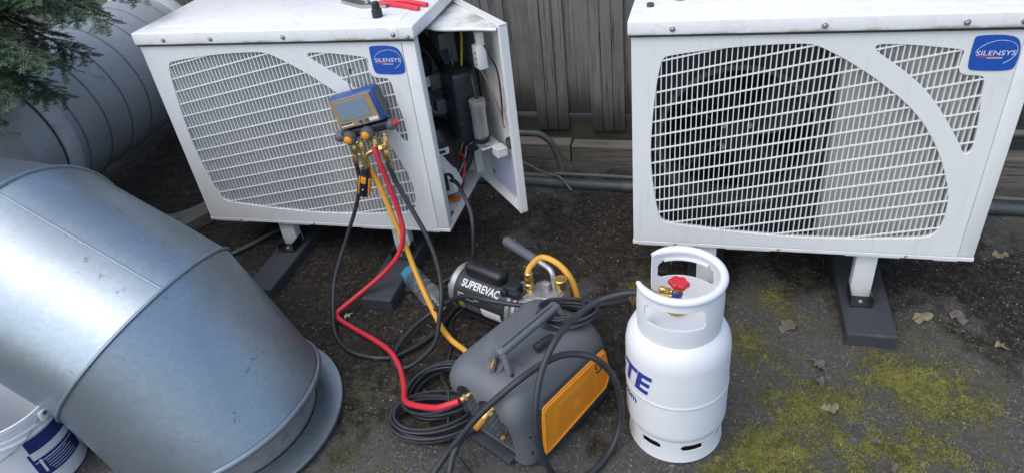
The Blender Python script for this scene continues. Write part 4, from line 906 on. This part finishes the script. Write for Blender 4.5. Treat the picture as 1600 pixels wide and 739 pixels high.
# ------------------------------------------------------------------ hoses and cables
def hose(name, pts, r, mat, label, cat='hose', ends=None):
    o = single(name, TB(pts, r, 12, 8), mat, label, cat); return o
hose('red_hose', [(-1.15, 2.045, .650), (-1.14, 2.04, .63), (-1.13, 2.035, .575), (-1.11, 2.03, .476), (-1.095, 2.02, .384), (-1.087, 2.0, .311), (-1.113, 1.97, .232), (-1.174, 1.935, .166), (-1.255, 1.875, .112), (-1.307, 1.82, .085), (-1.332, 1.79, .068), (-1.30, 1.762, .062), (-1.21, 1.72, .058), (-1.116, 1.672, .062), (-1.033, 1.611, .080), (-.971, 1.544, .078), (-.918, 1.455, .086), (-.884, 1.385, .105), (-.835, 1.345, .135), (-.739, 1.302, .186), (-.692, 1.298, .211), (-.659, 1.306, .2225)], .0096, 'red_hose', 'red charging hose from the gauge manifold to the recovery machine')
hose('yellow_hose', [(-1.199, 2.055, .60), (-1.19, 2.05, .565), (-1.166, 2.05, .495), (-1.132, 2.03, .376), (-1.089, 2.0, .251), (-1.044, 1.95, .16), (-.971, 1.86, .10), (-.873, 1.743, .066), (-.80, 1.694, .05), (-.737, 1.673, .040), (-.62, 1.725, .038), (-.516, 1.775, .036), (-.445, 1.81, .05), (-.412, 1.826, .11), (-.395, 1.818, .203), (-.415, 1.83, .284), (-.461, 1.853, .328), (-.52, 1.873, .336), (-.550, 1.830, .330), (-.558, 1.812, .312), (-.557, 1.811, .297)], .0106, 'yellow_hose', 'yellow hose looping from gauge manifold round to the vacuum pump')
hose('black_hose', [(-1.238, 2.055, .60), (-1.237, 2.05, .574), (-1.243, 2.05, .5), (-1.282, 2.04, .391), (-1.336, 1.985, .263), (-1.362, 1.89, .16), (-1.338, 1.785, .09), (-1.289, 1.689, .062), (-1.204, 1.62, .054), (-1.108, 1.601, .052), (-1.034, 1.615, .050), (-.985, 1.661, .047), (-.94, 1.726, .044), (-.911, 1.8, .043), (-.889, 1.905, .042), (-.853, 1.98, .041), (-.803, 2.035, .04)], .0078, 'rubber', 'thin black hose hanging left of the red hose and curling on the ground')
hose('black_hose', [(-1.104, 2.047, .60), (-1.103, 2.045, .57), (-1.084, 2.04, .498), (-1.032, 2.01, .408), (-.976, 1.97, .318), (-.935, 1.92, .24), (-.911, 1.86, .167), (-.897, 1.77, .115), (-.880, 1.665, .095), (-.904, 1.604, .082), (-.941, 1.558, .073), (-.981, 1.55, .068), (-1.016, 1.586, .064), (-1.027, 1.66, .060), (-1.004, 1.753, .066), (-.952, 1.825, .084), (-.879, 1.828, .141), (-.806, 1.797, .200), (-.723, 1.738, .248), (-.617, 1.712, .258), (-.525, 1.695, .268), (-.434, 1.675, .285), (-.349, 1.666, .301), (-.265, 1.654, .338), (-.211, 1.618, .386), (-.179, 1.587, .425), (-.160, 1.572, .447)], .0088, 'rubber', 'black hose from the gauge manifold crossing the vacuum pump to the cylinder')
bf = bmesh.new(); lathe(bf, [(0, .010), (.022, .010), (.024, .014), (.045, .014), (.048, .009), (.06, .009)], (-.186, 1.592, .418), (.5, -.35, .42), 10); tag(obj('brass_connector', bf, 'brass', None), 'brass hose end beside the white cylinder collar', 'fitting')
hose('transfer_hose', [(-.598, 1.253, .183), (-.607, 1.246, .178), (-.633, 1.225, .162), (-.652, 1.186, .133), (-.655, 1.142, .103), (-.663, 1.071, .053), (-.713, 1.047, .045), (-.74, 1.094, .046), (-.706, 1.158, .085), (-.661, 1.199, .143), (-.569, 1.237, .26), (-.477, 1.277, .346), (-.417, 1.339, .364), (-.366, 1.385, .367), (-.313, 1.412, .355), (-.261, 1.421, .328), (-.222, 1.437, .247), (-.203, 1.43, .156), (-.205, 1.409, .076), (-.227, 1.358, .025), (-.271, 1.276, .018), (-.329, 1.232, .022), (-.371, 1.229, .042), (-.396, 1.214, .153), (-.408, 1.227, .244), (-.408, 1.258, .314), (-.398, 1.315, .378), (-.368, 1.385, .432), (-.329, 1.476, .437), (-.274, 1.537, .449), (-.203, 1.558, .466), (-.158, 1.552, .478), (-.125, 1.545, .490)], .0098, 'rubber', 'thick black hose looping over the recovery machine to the white cylinder')
hose('mains_cable', [(-1.07, 2.40, .35), (-1.015, 2.33, .355), (-.943, 2.25, .392), (-.885, 2.16, .395), (-.842, 2.1, .35), (-.832, 2.06, .27), (-.85, 2.05, .14), (-.885, 2.06, .065), (-.90, 2.04, .05), (-.89, 1.99, .045)], .0080, 'rubber', 'black cable hanging out of the open compressor compartment', 'cable')
hose('thin_cable', [(-.845, 1.902, .06), (-.88, 1.857, .041), (-.876, 1.806, .037), (-.848, 1.742, .036), (-.839, 1.677, .036), (-.823, 1.589, .045), (-.80, 1.50, .10), (-.75, 1.43, .12), (-.738, 1.37, .07), (-.725, 1.314, .033), (-.678, 1.257, .029), (-.621, 1.203, .025), (-.58, 1.13, .022)], .0042, 'rubber', 'thin black cable running from the pump past the coiled cord', 'cable')
def coil_pts(c, rx, ry, rot, turns, z0, dz, jit, seed, steps=26):
    rr = random.Random(seed); out = []; n_ = turns * steps; off = [(rr.uniform(-jit, jit), rr.uniform(-jit, jit), rr.uniform(.88, 1.10), rr.uniform(-.35, .35)) for _ in range(turns + 2)]
    for i in range(n_):
        t = i / steps; k = int(t); f = t - k; a = 2 * math.pi * t
        o1, o2 = off[k], off[k + 1]; o_ = [o1[q] + (o2[q] - o1[q]) * f for q in range(4)]
        x = rx * o_[2] * math.cos(a); y = ry * o_[2] * math.sin(a); r_ = rot + o_[3] * .6
        out.append((c[0] + o_[0] + x * math.cos(r_) - y * math.sin(r_), c[1] + o_[1] + x * math.sin(r_) + y * math.cos(r_), z0 + dz * t + .006 * math.sin(a * 2 + seed)))
    return out
cl1 = coil_pts((-.785, 1.375), .135, .078, R(8), 8, gz(-.8) + .008, .0055, .018, 3); cl2 = coil_pts((-.775, 1.475), .135, .105, R(35), 7, gz(-.8) + .016, .0075, .026, 11)
single('coiled_cord', TB(cl1 + [tuple((Vector(cl1[-1]) + Vector(cl2[0])) / 2)] + cl2, .0052, 8, 2), 'rubber', 'black power cord coiled on the ground beside the recovery machine', 'cable')
def machine_pt(x, y, z):
    a = rm.rotation_euler[2]; return (rm.location.x + x * math.cos(a) - y * math.sin(a), rm.location.y + x * math.sin(a) + y * math.cos(a), rm.location.z + z)
cl3 = [machine_pt(*p) for p in coil_pts((.352, .118), .078, .050, R(-50), 8, .305, .0056, .018, 21)]
single('coiled_cord', TB(cl3, .0048, 8, 2), 'rubber', 'black power cord wound up on top of the recovery machine behind its handle', 'cable')
pl = bmesh.new(); p0_, p1_ = Vector(machine_pt(.175, .095, .318)), Vector(machine_pt(.245, .082, .328)); d_ = p1_ - p0_
lathe(pl, [(0, .010), (.002, .0135), (.022, .0135), (.024, .011), (.03, .011), (.032, .0135), (.055, .012), (.07, .007)], p0_, d_, 14); tag(obj('cord_connector', pl, 'blackplastic', None), 'black plug of the wound cord lying below the handle', 'plug')

# ------------------------------------------------------------------ bottle, tools, small things
bt = thing('water_bottle', 'clear plastic water bottle lying by the yellow hose', 'bottle', (-1.13, 2.05, gz(-1.05) + .043)); bd_ = Vector((.745, -.667, -.01))
obj('bottle_body', LT([(0, .0), (.002, .034), (.008, .041), (.03, .042), (.036, .040), (.042, .042), (.058, .042), (.064, .039), (.07, .042), (.086, .042), (.092, .039), (.098, .042), (.115, .042), (.121, .039), (.128, .0425), (.19, .043), (.225, .034), (.25, .018), (.262, .0140), (.272, .0140)], (0, 0, 0), bd_, 28, False), 'pet', bt)
obj('bottle_label', LT([(0, .0), (.001, .0345), (.009, .0417), (.052, .0427)], (0, 0, 0), bd_, 28, False), 'film', bt); obj('bottle_cap', LT([(.262, .0157), (.278, .0157), (.280, .012), (.2805, 0)], (0, 0, 0), bd_, 20, False), 'ink_white', bt)
cp_ = tag(obj('plastic_cap', LT([(0, .016), (.002, .018), (.022, .018), (.024, .015)], (-.945, 2.03, gz(-.95) + .002), (.25, -.3, 1), 16), 'chip', None), 'small pale plastic cap on soil behind the water bottle', 'cap')
pli = thing('pliers', 'red handled pliers lying on the lid of the opened unit', 'pliers', (-1.165, 2.335, 1.070)); ZP = 0
for s_ in (0, 1):
    dy = .0 if s_ == 0 else -.014
    hp = [(.01, .012 + dy, ZP), (.05, .018 + dy * 1.6, ZP + .003), (.11, .010 + dy * 2.6, ZP + .003), (.17, -.008 + dy * 3.2, ZP), (.205, -.020 + dy * 3.3, ZP - .002)]
    obj('handle_grip', TB(hp if s_ == 0 else hp[:-1] + [(.188, -.014 + dy * 3.2, ZP - .002)], lambda t: .0088 - .0015 * abs(t - .4), 10, 6), 'red_grip', pli)
for s_, pts in ((0, [(.045, .010), (-.03, .022), (-.085, .054), (-.150, .076), (-.168, .074), (-.166, .064), (-.10, .040), (-.04, .004), (.04, -.004)]), (1, [(.055, -.010), (-.02, -.004), (-.07, .016), (-.130, .044), (-.166, .062), (-.160, .050), (-.11, .018), (-.05, -.018), (.05, -.026)])):
    bm = loft_local([[Vector((a, c_, -.010)) for a, c_ in pts], [Vector((a, c_, .003 + .002 * s_)) for a, c_ in pts]]); obj('jaw', bm, 'steel', pli, False)
obj('pivot', cyl(bmesh.new(), (-.035, .012, -.008), (-.035, .012, .010), .011, 16), 'steel', pli)
tag(obj('valve_cap', LT([(0, .015), (.003, .0185), (.028, .018), (.030, .015), (.052, .0125), (.055, .009), (.0551, 0)], (-1.108, 2.218, 1.0595), (0, 0, 1), 18, False), 'blackplastic', None), 'small black rubber cap standing on lid of the opened unit', 'cap')
tag(obj('rusty_nut', LT([(0, .011), (.001, .0125), (.009, .0125), (.011, .010)], (-.190, 2.245, 1.0600), (0, 0, 1), 6), 'rust', None), 'small brown nut on the lid of the closed unit', 'nut')
tag(obj('valve_cap', LT([(0, .014), (.002, .018), (.022, .018), (.026, .013)], (-.103, 2.302, 1.0600), (.1, .1, 1), 16), 'blackplastic', None), 'black cap on the lid of the closed unit at photo edge', 'cap')

# bucket under the duct
bk = thing('bucket', 'white plastic bucket with navy label under the duct elbow', 'bucket', (-1.965, .985, gz(-2.0)))
obj('pail', LT([(0, .0), (0, .118), (.004, .124), (.27, .142), (.275, .148), (.29, .148), (.292, .144), (.268, .138), (.02, .118), (.018, 0)], (0, 0, 0), (0, 0, 1), 56, False), 'bucket', bk)
for zz in (.225, .245, .262): obj('rim_rib', LT([(0, .1395), (.001, .146), (.004, .146), (.005, .1395)], (0, 0, zz), (0, 0, 1), 56, False), 'bucket', bk)
def cone_patch(name, a0, a1, z0, z1, mat, dr=.0008):
    bm = bmesh.new(); rows = []
    for k in range(13):
        a = R(a0 + (a1 - a0) * k / 12); rows.append([bm.verts.new(((.1237 + .018 * z_ / .27 + dr) * math.cos(a), (.1237 + .018 * z_ / .27 + dr) * math.sin(a), z_)) for z_ in (z0, z1)])
    for p, q in zip(rows, rows[1:]): bm.faces.new((p[0], q[0], q[1], p[1]))
    return obj(name, bm, mat, bk)
cone_patch('label', -38, 26, .060, .135, 'ink_navy'); cone_patch('label', -34, 22, .165, .215, 'ink_navy'); cone_patch('label_border', -38, -35, .135, .163, 'ink_navy')
for k in range(6): cone_patch('label_line', -20 + rnd.uniform(-4, 4), 18 + rnd.uniform(-12, 4), .070 + k * .0105, .0722 + k * .0105, 'ink_white', .0015)
cone_patch('label_line', -35, 20, .121, .124, 'ink_white', .0015); cone_patch('label_line', -30, -27, .075, .13, 'ink_white', .0015)
obj('bail_handle', TB([(.148, .0, .262), (.11, -.10, .21), (.0, -.175, .18), (-.11, -.10, .21), (-.148, 0, .262)], .0022, 6, 8), 'steel', bk); obj('handle_ear', B((.150, .0, .262), (.012, .03, .03), .003), 'bucket', bk); obj('rust_mark', B((.156, .004, .268), (.004, .018, .012), .002), 'rust', bk)
obj('handle_sleeve', TB([(.05, -.155, .190), (.0, -.176, .182), (-.05, -.155, .190)], .0075, 8, 6), 'badge_blue', bk)

# ------------------------------------------------------------------ conifer reaching in from the left
tree = thing('conifer_tree', 'dark green conifer branches hanging in over the ribbed duct', 'tree', (-3.95, 2.05, gz(-3.95)))
TO = Vector(tree.location)
obj('trunk', TB([(0, 0, -.05), (.02, .0, .8), (.0, .02, 1.7), (.03, 0, 2.6), (.0, .0, 3.4)], lambda t: .085 * (1 - .8 * t) + .01, 12, 6), 'bark', tree)
def spray(root, tip, width, droop, seed, dens=1.0):
    """one flat fir branch: stem, alternate twigs, twiglets, needles; returns stem and needle meshes"""
    rr = random.Random(seed); root, tip = Vector(root), Vector(tip); ax = tip - root; L = ax.length; ax.normalize(); sd_ = Vector((0, 0, 1)).cross(ax).normalized()
    stem = bmesh.new(); V, F = [], []
    def needles(a, c_, n_len, step):
        d = c_ - a; l = d.length
        if l < 1e-4: return
        d = d / l; n_ = max(2, int(l / step)); x, y = frame_from(d)
        up = Vector((0, 0, 1)); s2 = d.cross(up); s2 = s2.normalized() if s2.length > .05 else x
        for i in range(n_):
            p = a + d * (l * (i + rr.random() * .6) / n_)
            for sg_ in (-1, 1):
                q = (s2 * sg_ * (.85 + rr.uniform(-.15, .15)) + d * (.55 + rr.uniform(-.2, .2)) + up * rr.uniform(-.15, .45)).normalized() * n_len * rr.uniform(.75, 1.15)
                w = d * .0017; k = len(V); V.extend((p - w, p + w, p + q * .6 + w * .9, p + q, p + q * .6 - w * .9)); F.append((k, k + 1, k + 2, k + 3, k + 4))
    def pos(t): return root + ax * (L * t) + Vector((0, 0, -droop * t * t))
    tube(stem, [pos(t / 8) for t in range(9)], lambda t: .006 * (1 - .75 * t) + .001, 6, 2)
    n_ = int(L / .035 * dens); i = 0
    for k in range(2, n_):
        t = k / n_
        for sg_ in (-1, 1):
            if t < .25: continue
            wl = width * (1 - t) ** .7 * rr.uniform(.6, 1.1) + .05
            p = pos(t + rr.uniform(-.01, .01)); d = (sd_ * sg_ + ax * rr.uniform(.55, .95) + Vector((0, 0, rr.uniform(-.35, .10)))).normalized(); e = p + d * wl + Vector((0, 0, -wl * .25))
            tube(stem, [p, p.lerp(e, .5) + Vector((0, 0, .01)), e], .0014, 3, 2, False); needles(p, e, .017, .0042)
            m_ = int(wl / .034)
            for j in range(1, m_):
                u = j / m_
                for s3 in (-1, 1):
                    pp = p.lerp(e, u); side2 = d.cross(Vector((0, 0, 1))).normalized(); dd = (d * .7 + side2 * s3 * .8 + Vector((0, 0, rr.uniform(-.35, .1)))).normalized(); ee = pp + dd * (wl * .38 * (1 - u) + .03) * rr.uniform(.6, 1.1); needles(pp, ee, .015, .0042)
    needles(pos(.3), pos(.65), .018, .004); needles(pos(.65), pos(1), .018, .004)
    me = bpy.data.meshes.new('needles'); me.from_pydata([tuple(v) for v in V], [], F); return stem, me
SPR = []
for k_, (tx, ty, tz, w_) in enumerate([(-2.20, 2.10, 1.36, .34), (-2.34, 1.90, 1.30, .30), (-2.14, 2.26, 1.42, .30), (-2.42, 2.02, 1.22, .30), (-2.50, 1.85, 1.18, .28), (-2.30, 2.38, 1.38, .32), (-2.48, 2.20, 1.20, .30), (-2.56, 2.02, 1.10, .26), (-2.36, 2.10, 1.44, .36), (-2.60, 1.80, 1.06, .22),
        (-2.62, 2.14, 1.05, .22), (-2.44, 2.30, 1.34, .32), (-2.58, 1.95, 1.30, .34), (-2.70, 2.05, 1.20, .34), (-2.72, 1.68, .90, .12), (-2.30, 1.98, 1.50, .34), (-2.75, 2.2, 1.38, .34), (-2.52, 2.1, 1.52, .36)]):
    SPR.append(((-3.95, ty * .5 + 1.03, tz + .45), (tx + .10, ty, tz - .02), w_ * 1.1, .24, k_ + 1))
for q in SPR:
    st, ne = spray(Vector(q[0]) - TO, Vector(q[1]) - TO, q[2], q[3], q[4], 1.35)
    so_ = obj('branch', st, 'bark', tree); mesh_obj('foliage', ne, 'needle', so_, False)['kind'] = 'stuff'
for k in range(4):   # rest of the crown, out of frame, higher round the trunk
    a = R(130 + 34 * k + rnd.uniform(-10, 10)); z_ = 1.5 + .3 * k; l_ = 1.0 - .08 * k
    if math.cos(a) > .3: continue
    st, ne = spray((0, 0, z_), (l_ * math.cos(a), l_ * math.sin(a), z_ - .25), .35, .15, 30 + k, .6)
    so_ = obj('branch', st, 'bark', tree); mesh_obj('foliage', ne, 'needle', so_, False)['kind'] = 'stuff'

# ------------------------------------------------------------------ litter on the ground
def leaf(x, y, size, mat, label, seed, lift=.006):
    rr = random.Random(seed); bm = bmesh.new(); n_ = 14; c0 = bm.verts.new((0, 0, lift)); ring, mid = [], []
    for k in range(n_):
        a = 2 * math.pi * k / n_; r_ = size * (.62 + .38 * abs(math.cos(a * 1.5 + seed))) * rr.uniform(.75, 1.12) * (1.25 if abs(math.cos(a)) > .8 else .85)
        mid.append(bm.verts.new((r_ * .5 * math.cos(a), r_ * .5 * math.sin(a), lift + rr.uniform(-.002, .006)))); ring.append(bm.verts.new((r_ * math.cos(a), r_ * math.sin(a), max(.001, lift + rr.uniform(-.006, .013)))))
    for k in range(n_):
        j = (k + 1) % n_; bm.faces.new((c0, mid[k], mid[j])); bm.faces.new((mid[k], ring[k], ring[j], mid[j]))
    o = obj('dead_leaf', bm, mat, None, True, (x, y, ground_h(x, y) + .002), (0, 0, rr.uniform(0, 6))); return tag(o, label, 'leaf', 'dead leaves on the ground')
for i, (x, y, s_, mt, lb) in enumerate([(.765, 2.132, .052, 'leaf_dead', 'large tan dead leaf right of the beam on mossy ground'), (.885, 2.150, .050, 'leaf_grey', 'brown dead leaf right of the large tan leaf'), (.311, 2.006, .050, 'leaf_grey', 'grey crumpled leaf between the two beams of closed unit'), (.416, 1.647, .034, 'leaf_dead', 'pale dead leaf at the edge of the bright moss'),
    (.401, 1.838, .034, 'leaf_grey', 'grey leaf shred in line below the beam'), (.395, 1.755, .028, 'leaf_grey', 'small grey leaf shred above the pale leaf'), (.62, 2.50, .05, 'leaf_grey', 'dead leaf in shade under the closed unit'), (-1.112, 1.995, .034, 'leaf_grey', 'crumpled leaf beside the beam under the yellow hose'), (-1.072, 1.975, .030, 'leaf_dead', 'dry leaf left of the water bottle'),
    (-1.148, 1.915, .024, 'leaf_dead', 'triangular dry leaf at corner of the beam'), (-.785, 2.362, .034, 'leaf_dead', 'pale curled leaf behind the pump grip'), (.531, 1.54, .024, 'leaf_grey', 'small leaf by the lower moss patch'), (-1.29, 1.80, .022, 'chip', 'pale torn scrap beside the bend of the red hose'), (.56, 1.45, .026, 'leaf_grey', 'leaf fragment at the lower photo edge'), (-.33, 1.24, .022, 'leaf_dead', 'curled tan leaf below the orange panel'), (1.12, 2.55, .04, 'leaf_dead', 'dead leaf right of the closed unit'), (.98, 2.02, .03, 'leaf_dead', 'small tan leaf on the dark soil at right')]):
    leaf(x, y, s_ * .7, mt, lb, i + 1)
single('twig', TB([(-1.0, 2.02, .05), (-.97, 2.06, .056), (-.92, 2.10, .05), (-.88, 2.08, .058), (-.84, 2.12, .05)], .003, 5, 4), 'leaf_dead', 'thin pale twig on the soil behind the water bottle', 'twig')
def scatter(name, n_, mat, label, smin, smax, region, flat=.6, seed=1, soil_pref=0.0):
    rr = random.Random(seed); V, F = [], []
    base = [(1, 0, 0), (-.5, .87, 0), (-.5, -.87, 0), (0, 0, 1), (.2, .1, -.6)]; fc_ = [(0, 1, 3), (1, 2, 3), (2, 0, 3), (1, 0, 4), (2, 1, 4), (0, 2, 4)]
    cnt = 0
    while cnt < n_:
        x = rr.uniform(region[0], region[1]); y = rr.uniform(region[2], region[3])
        if rr.random() < soil_pref and mask(SOIL, x, y) < .3: continue
        cnt += 1; s_ = smin + (smax - smin) * rr.random() ** 2.5; a = rr.uniform(0, 6.28); sx, sy, sz = s_ * rr.uniform(.6, 1.4), s_ * rr.uniform(.5, 1), s_ * flat * rr.uniform(.5, 1.2); z = ground_h(x, y) + sz * .25; k = len(V)
        for bx_, by_, bz_ in base:
            px, py, pz = bx_ * sx * rr.uniform(.8, 1.2), by_ * sy * rr.uniform(.8, 1.2), bz_ * sz; V.append((x + px * math.cos(a) - py * math.sin(a), y + px * math.sin(a) + py * math.cos(a), z + pz))
        F.extend(tuple(k + i for i in f_) for f_ in fc_)
    me = bpy.data.meshes.new(name); me.from_pydata(V, [], F); o = mesh_obj(name, me, mat); o['kind'] = 'stuff'; o['label'] = label; o['category'] = 'gravel'; return o
scatter('soil_grit', 26000, 'stone', 'dark grit and soil crumbs covering the ground', .0012, .0055, (-2.7, 1.9, .95, 3.05), .8, 3)
scatter('pale_grit', 2600, 'chip', 'pale grit and wood chips strewn on the ground', .0008, .0045, (-2.6, 1.9, .95, 3.0), .45, 5)
scatter('leaf_litter', 1500, 'leaf_dead', 'tan leaf litter strewn on the dark soil', .002, .008, (-1.4, 1.9, 1.2, 3.0), .3, 9, .8)
scatter('wood_chips', 1500, 'leaf_dead', 'small brown chips strewn right of the closed unit', .0015, .006, (.75, 1.7, 1.25, 2.7), .35, 17)
scatter('white_chips', 160, 'ink_white', 'scattered tiny white chips on the ground', .0012, .0042, (-1.4, 1.6, 1.2, 2.9), .5, 23)
def moss_tufts(n_, seed):
    rr = random.Random(seed); V, F = [], []; cnt = 0; tries = 0
    while cnt < n_ and tries < n_ * 40:
        tries += 1; cx, cy, r_, a_ = rr.choice(MOSS); x = cx + rr.gauss(0, r_ * .45); y = cy + rr.gauss(0, r_ * .45)
        mk = mask(MOSS, x, y) * 1.05 + .9 * noise.fractal(Vector((x * 9, y * 9, 3)), .7, 2, 4) * .5
        if rr.random() > max(0, min(1, (mk - .58) / .4)): continue
        cnt += 1; z = ground_h(x, y); s_ = rr.uniform(.0014, .0038)
        for q in range(3):
            a = rr.uniform(0, 6.28); k = len(V); h_ = s_ * rr.uniform(.7, 1.6); V.extend(((x - s_ * .5 * math.cos(a), y - s_ * .5 * math.sin(a), z), (x + s_ * .5 * math.cos(a), y + s_ * .5 * math.sin(a), z), (x + rr.uniform(-s_, s_), y + rr.uniform(-s_, s_), z + h_))); F.append((k, k + 1, k + 2))
    me = bpy.data.meshes.new('moss'); me.from_pydata(V, [], F); o = mesh_obj('moss', me, 'moss'); o['kind'] = 'stuff'; o['label'] = 'low yellow green moss cushions on the asphalt'; o['category'] = 'moss'
moss_tufts(26000, 4)
